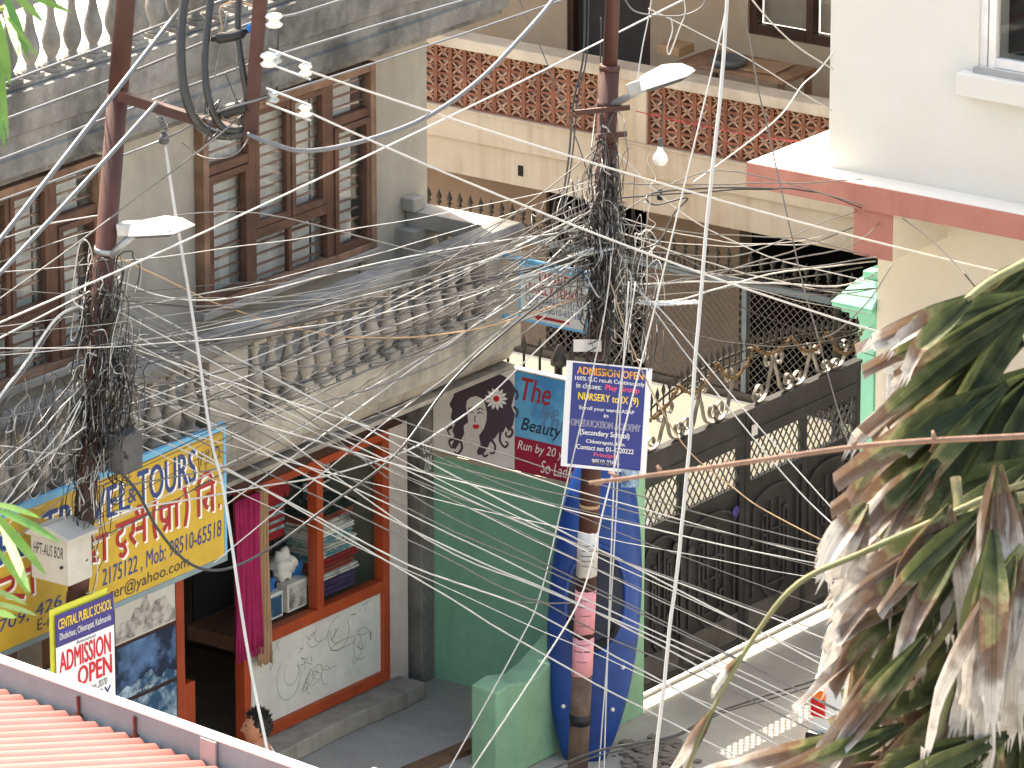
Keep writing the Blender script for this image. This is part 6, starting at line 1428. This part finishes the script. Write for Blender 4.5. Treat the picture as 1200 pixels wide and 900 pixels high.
for f in bm.faces:
    c = f.calc_center_median()
    if c.z > (.62 if c.x > .35 else .30 if c.x > -.05 else -.45) - (.12 if abs(c.y) > .6 and -.05 < c.x < .4 else 0): fs.append(tuple(v.index for v in f.verts))
bm.free(); hr.add(vs, fs, True)
for i in range(520):
    th = rr.uniform(0, 6.283); ph = rr.uniform(0, 1.75); n = Vector((math.sin(ph) * math.cos(th), math.sin(ph) * math.sin(th), math.cos(ph)))
    if n.z < (.62 if n.x > .35 else .3 if n.x > -.05 else -.4): continue
    p = Vector((n.x * .1 - .006, n.y * .078, n.z * .125 + .005)); ln = rr.uniform(.02, .045) * (1.25 if n.z > .6 else .6)
    d = (n + Vector((.25, 0, .35)) + Vector((rr.gauss(0, .3), rr.gauss(0, .3), rr.gauss(0, .2)))).normalized()
    hr.tube([p, p + d * ln * .6, p + d * ln], [.006, .004, .0008], 4, False)
hput(hr, 'hair', 'hair')

# ================================================================ palm on the right
PD = 14.0
def fan(hub, dep, ang, spread, n, length, dry, droop, parent, seed, wide=36, tilt=.25, split=True):
    """one palmate leaf: pleated segments radiating from a hub; everything sized in metres at its own distance"""
    rr = random.Random(seed); S = dep / FPX; H = P(hub[0], hub[1], dep); mb = MB(); dr = []; crs = []
    rt, u_ = RIGHT, UPV
    for k in range(n):
        a = math.radians(ang + spread * ((k + .5) / n - .5) + rr.uniform(-3, 3)); ln = length * rr.uniform(.72, 1.08) * S * (1 - .18 * abs((k + .5) / n - .5)); wd = wide * S * rr.uniform(.75, 1.15)
        d = (rt * math.cos(a) + u_ * math.sin(a) + FW * (tilt * math.sin(k * 1.7 + seed) + rr.uniform(-.25, .25))).normalized()
        side = d.cross(FW).normalized(); side = (side + FW * rr.uniform(-.7, .7)).normalized(); nr = d.cross(side).normalized()
        dry0 = dry + rr.uniform(-.22, .22); m_ = 11; p = H.copy(); vs = []; tw = rr.uniform(-.9, .9); bend = droop * rr.uniform(.5, 1.5); kink = rr.choice([0, 0, .5, .75])
        for j in range(m_ + 1):
            t = j / m_; w_ = wd * (min(1, .28 + t * 2.1) if t < .4 else 1 - max(0, (t - .55)) * .75) * .5
            if t > .8: w_ *= rr.uniform(.75, 1.15)
            sd2 = side * math.cos(tw * t) + nr * math.sin(tw * t); n2 = d.cross(sd2).normalized()
            e = rr.uniform(-.06, .06) * wd
            vs += [p - sd2 * w_ + n2 * w_ * .45 + d * e, p - n2 * w_ * .1, p + sd2 * w_ + n2 * w_ * .45 - d * e]
            dv = max(0, min(1, dry0 + (t - .62) * 1.25 + .1 * math.sin(k * 2.1 + j))); dr += [min(1, dv + .12), dv, min(1, dv + .12)]; crs += [k * 3.0 - 1, k * 3.0, k * 3.0 + 1]
            step = ln / m_; d2 = (d + Vector((0, 0, -1)) * bend * t * .34 + (Vector((0, 0, -1)) * .9 if kink and abs(t - kink) < .05 else Vector())).normalized()
            p = p + d2 * step; d = d2
        mb.add(vs, [(3 * j + q, 3 * j + q + 1, 3 * j + q + 4, 3 * j + q + 3) for j in range(m_) for q in (0, 1)], False)
        if split and dry0 > .35:        # frayed tip strands
            tip = vs[-2]
            for q in range(3):
                o_ = tip + side * wd * (q - 1) * .18; d3 = (d + side * rr.uniform(-.3, .3) + Vector((0, 0, -.4))).normalized(); l3 = wd * rr.uniform(.5, 1.1)
                mb.add([o_ - side * wd * .09, o_ + side * wd * .09, o_ + d3 * l3], [(0, 1, 2)]); dr += [1, 1, 1]; crs += [k, k, k]
    me = mb.mesh('frond'); me.materials.append(M['palm_leaf']); at = me.attributes.new('dry', 'FLOAT', 'POINT'); at.data.foreach_set('value', dr); at = me.attributes.new('cross', 'FLOAT', 'POINT'); at.data.foreach_set('value', crs)
    o = bpy.data.objects.new('frond', me); COL.objects.link(o); setp(o, parent); return o
cb = P(1420, 520, PD + .3)
PT = thing('fan_palm', 'tall fan palm with drooping half dried fronds at the right edge', 'palm', (cb.x, cb.y, 0))
tr = MB(); pts = [Vector((cb.x, cb.y, 0)) + (cb - Vector((cb.x, cb.y, 0))) * (i / 40.0) for i in range(41)]
tr.tube(pts, [.16 + .02 * (i % 2) for i in range(41)], 14); tr.build('trunk', 'palm_bark', PT)
def stalk(pp, r0, r1, m='palm_stalk', name='petiole'):
    q = smoothline([P(*p) for p in pp], 6); n = len(q); return MB().tube(q, [r0 + (r1 - r0) * i / (n - 1) for i in range(n)], 8).build(name, m, PT)
F = [  # hub, depth, angle, spread, n, length, dry, droop, width
    ((1215, 345), 14.0, 214, 52, 11, 270, .26, .12, 34), ((1138, 350), 13.9, 217, 18, 3, 122, .50, .1, 26), ((1200, 400), 14.1, 206, 34, 7, 215, .40, .15, 30), ((1180, 450), 14.0, 222, 44, 9, 260, .28, .2, 34), ((1225, 300), 14.2, 214, 20, 3, 150, .42, .1, 28),
    ((1112, 592), 13.7, 252, 60, 8, 210, .9, .8, 26), ((1185, 572), 13.8, 262, 46, 8, 330, .95, .8, 30), ((1150, 600), 13.7, 224, 40, 8, 250, .45, .25, 30), ((1130, 660), 13.7, 218, 36, 8, 250, .42, .15, 30), ((1205, 690), 13.9, 226, 46, 11, 330, .42, .2, 34),
    ((1190, 780), 13.8, 216, 44, 10, 330, .45, .2, 34), ((1215, 540), 14.2, 224, 56, 11, 330, .40, .3, 36), ((1230, 700), 14.5, 240, 90, 14, 360, .26, .4, 44), ((1150, 760), 14.4, 246, 80, 12, 280, .32, .4, 38),
    ((1100, 800), 14.2, 232, 70, 10, 230, .6, .3, 32), ((1225, 430), 14.5, 232, 60, 12, 340, .2, .3, 40), ((835, 832), 13.6, 238, 14, 3, 100, .85, .15, 20), ((872, 765), 13.6, 226, 6, 2, 78, .9, .3, 13), ((1180, 860), 13.6, 208, 36, 9, 380, .55, .15, 34), ((1230, 800), 14.4, 256, 100, 14, 280, .24, .4, 46), ((1215, 620), 13.6, 258, 36, 6, 300, .95, .8, 34),
    ((1015, 590), 13.8, 236, 44, 6, 110, .9, .6, 24), ((1075, 660), 14.1, 238, 60, 9, 240, .6, .4, 32), ((1240, 500), 14.7, 230, 80, 14, 330, .15, .3, 46), ((1245, 640), 14.8, 240, 80, 15, 330, .1, .3, 50), ((1165, 620), 13.5, 264, 14, 3, 300, .8, .7, 40), ((1060, 880), 14.0, 206, 30, 7, 250, .5, .12, 34),
    ((1250, 760), 15.0, 225, 90, 16, 340, .06, .3, 56), ((1250, 880), 15.0, 200, 90, 14, 380, .06, .2, 56), ((1240, 580), 15.0, 222, 60, 12, 330, .06, .2, 50), ((1100, 540), 13.9, 222, 30, 6, 150, .5, .2, 28), ((1140, 900), 13.9, 190, 50, 9, 260, .6, .1, 34),
    ((1085, 745), 13.6, 229, 12, 4, 270, .52, .08, 26), ((1060, 850), 13.6, 199, 18, 5, 260, .55, .05, 28), ((1170, 545), 13.6, 268, 30, 5, 240, .95, .8, 36), ((1190, 650), 13.5, 250, 30, 5, 260, .9, .6, 34)]
for i, (h_, dp2, an, spd, n_, ln, dy, drp, wd) in enumerate(F): fan(h_, dp2, an, spd, n_, ln, dy, drp, PT, 20 + i, wd)
stalk(((1430, 470, 14.2), (1300, 300, 14.1), (1205, 318, 14.0)), .022, .014); stalk(((1205, 306, 14.0), (1160, 330, 13.95), (1132, 352, 13.9)), .010, .008)
stalk(((1430, 540, 14.2), (1300, 540, 13.8), (1185, 572, 13.8), (1105, 606, 13.7), (1010, 648, 13.7), (935, 684, 13.6), (885, 745, 13.6), (838, 826, 13.6), (806, 900, 13.6), (790, 950, 13.6)), .009, .004)
stalk(((1430, 600, 14.2), (1300, 580, 14), (1160, 590, 13.8), (1120, 640, 13.7)), .016, .012); stalk(((1430, 640, 14.3), (1320, 640, 14.1), (1200, 690, 13.9)), .018, .013); stalk(((1430, 600, 14.3), (1320, 700, 14), (1185, 790, 13.8)), .018, .013)
stalk(((1120, 560, 13.8), (1125, 700, 13.7), (1060, 800, 13.7), (980, 905, 13.7)), .012, .008); stalk(((1200, 640, 13.6), (1130, 750, 13.6), (1090, 905, 13.6)), .014, .010)
bq = ((1430, 520, 13.2), (1300, 505, 13.1), (1200, 511, 13.0), (1080, 517, 12.9), (1000, 524, 12.9), (900, 538, 12.8), (800, 552, 12.8), (740, 560, 12.8), (690, 566, 12.8))
stalk(bq, .0075, .004, 'branch', 'dead_stalk')
for x, y, l, a in ((1000, 523, 10, 60), (925, 534, 8, 110), (850, 545, 9, 70), (775, 554, 10, 120), (725, 560, 14, 150), (708, 563, 12, 210), (1095, 516, 12, 100)):
    S = 12.8 / FPX; c = P(x, y, 12.83); MB().tube([c, c + (RIGHT * math.cos(math.radians(a)) + UPV * math.sin(math.radians(a))) * l * S], [.006, .0025], 6).build('twig_stub', 'branch', PT)

# ================================================================ bamboo leaves at the left edge
BD = 13.0
bg = P(-75, 450, BD)
BP = thing('bamboo_plant', 'bamboo with bright green leaves reaching in at the left edge', 'plant', (bg.x, bg.y, 0))
q = [Vector((bg.x, bg.y, 0)).lerp(P(-75, 450, BD), i / 30) for i in range(31)] + [P(-74, 200, BD), P(-70, -150, BD)]
MB().tube(q, [.032 + (.004 if i % 3 == 0 else 0) for i in range(len(q))], 10).build('culm', 'bamboo', BP)
def blade(a, b, wd, sag, seed, m='leaf_fresh'):
    rr = random.Random(seed); A = P(a[0], a[1], BD + rr.uniform(-.2, .2)); B_ = P(b[0], b[1], BD + rr.uniform(-.2, .2)); d = (B_ - A); S = BD / FPX; side = d.normalized().cross(FW).normalized(); side = (side + FW * rr.uniform(-.5, .5)).normalized(); vs = []; n = 10
    for i in range(n + 1):
        t = i / n; w_ = .62 * wd * S * (math.sin(math.pi * min(1, .06 + t * .94)) ** .7) * .5; p = A + d * t - Vector((0, 0, 1)) * sag * S * t * t
        vs += [p - side * w_ + FW * -.2 * w_, p, p + side * w_ + FW * -.2 * w_]
    MB().add(vs, [(3 * i + k, 3 * i + k + 1, 3 * i + k + 4, 3 * i + k + 3) for i in range(n) for k in (0, 1)], True).build('leaf', m, BP)
def twig(pts): MB().tube(smoothline([P(x, y, BD) for x, y in pts], 5), .005, 5).build('twig', 'bamboo', BP)
twig(((-75, 640), (-40, 610), (0, 600))); twig(((-75, 70), (-40, 20), (5, 10))); twig(((-75, 760), (-40, 720), (0, 690)))
for i, (a, b, wd, sg) in enumerate((((-8, 596), (72, 622), 16, 16), ((-8, 600), (55, 668), 20, 8), ((0, 612), (36, 692), 18, 4), ((-6, 640), (34, 690), 14, 8), ((-12, 590), (48, 596), 12, 12), ((-10, 706), (44, 716), 12, 6), ((-12, 715), (20, 722), 14, 2), ((-14, 690), (32, 700), 12, 10))): blade(a, b, wd, sg, 50 + i)
for i, (a, b, wd, sg) in enumerate((((-10, 0), (10, 165), 16, 0), ((5, -8), (34, 60), 18, 10), ((-6, 10), (12, 100), 22, 0), ((10, -10), (52, 18), 16, 10), ((14, -12), (86, 10), 14, 6), ((8, 20), (46, 64), 10, 6), ((4, 6), (26, 70), 14, 4), ((-10, 90), (6, 175), 14, 0))): blade(a, b, wd, sg, 80 + i)
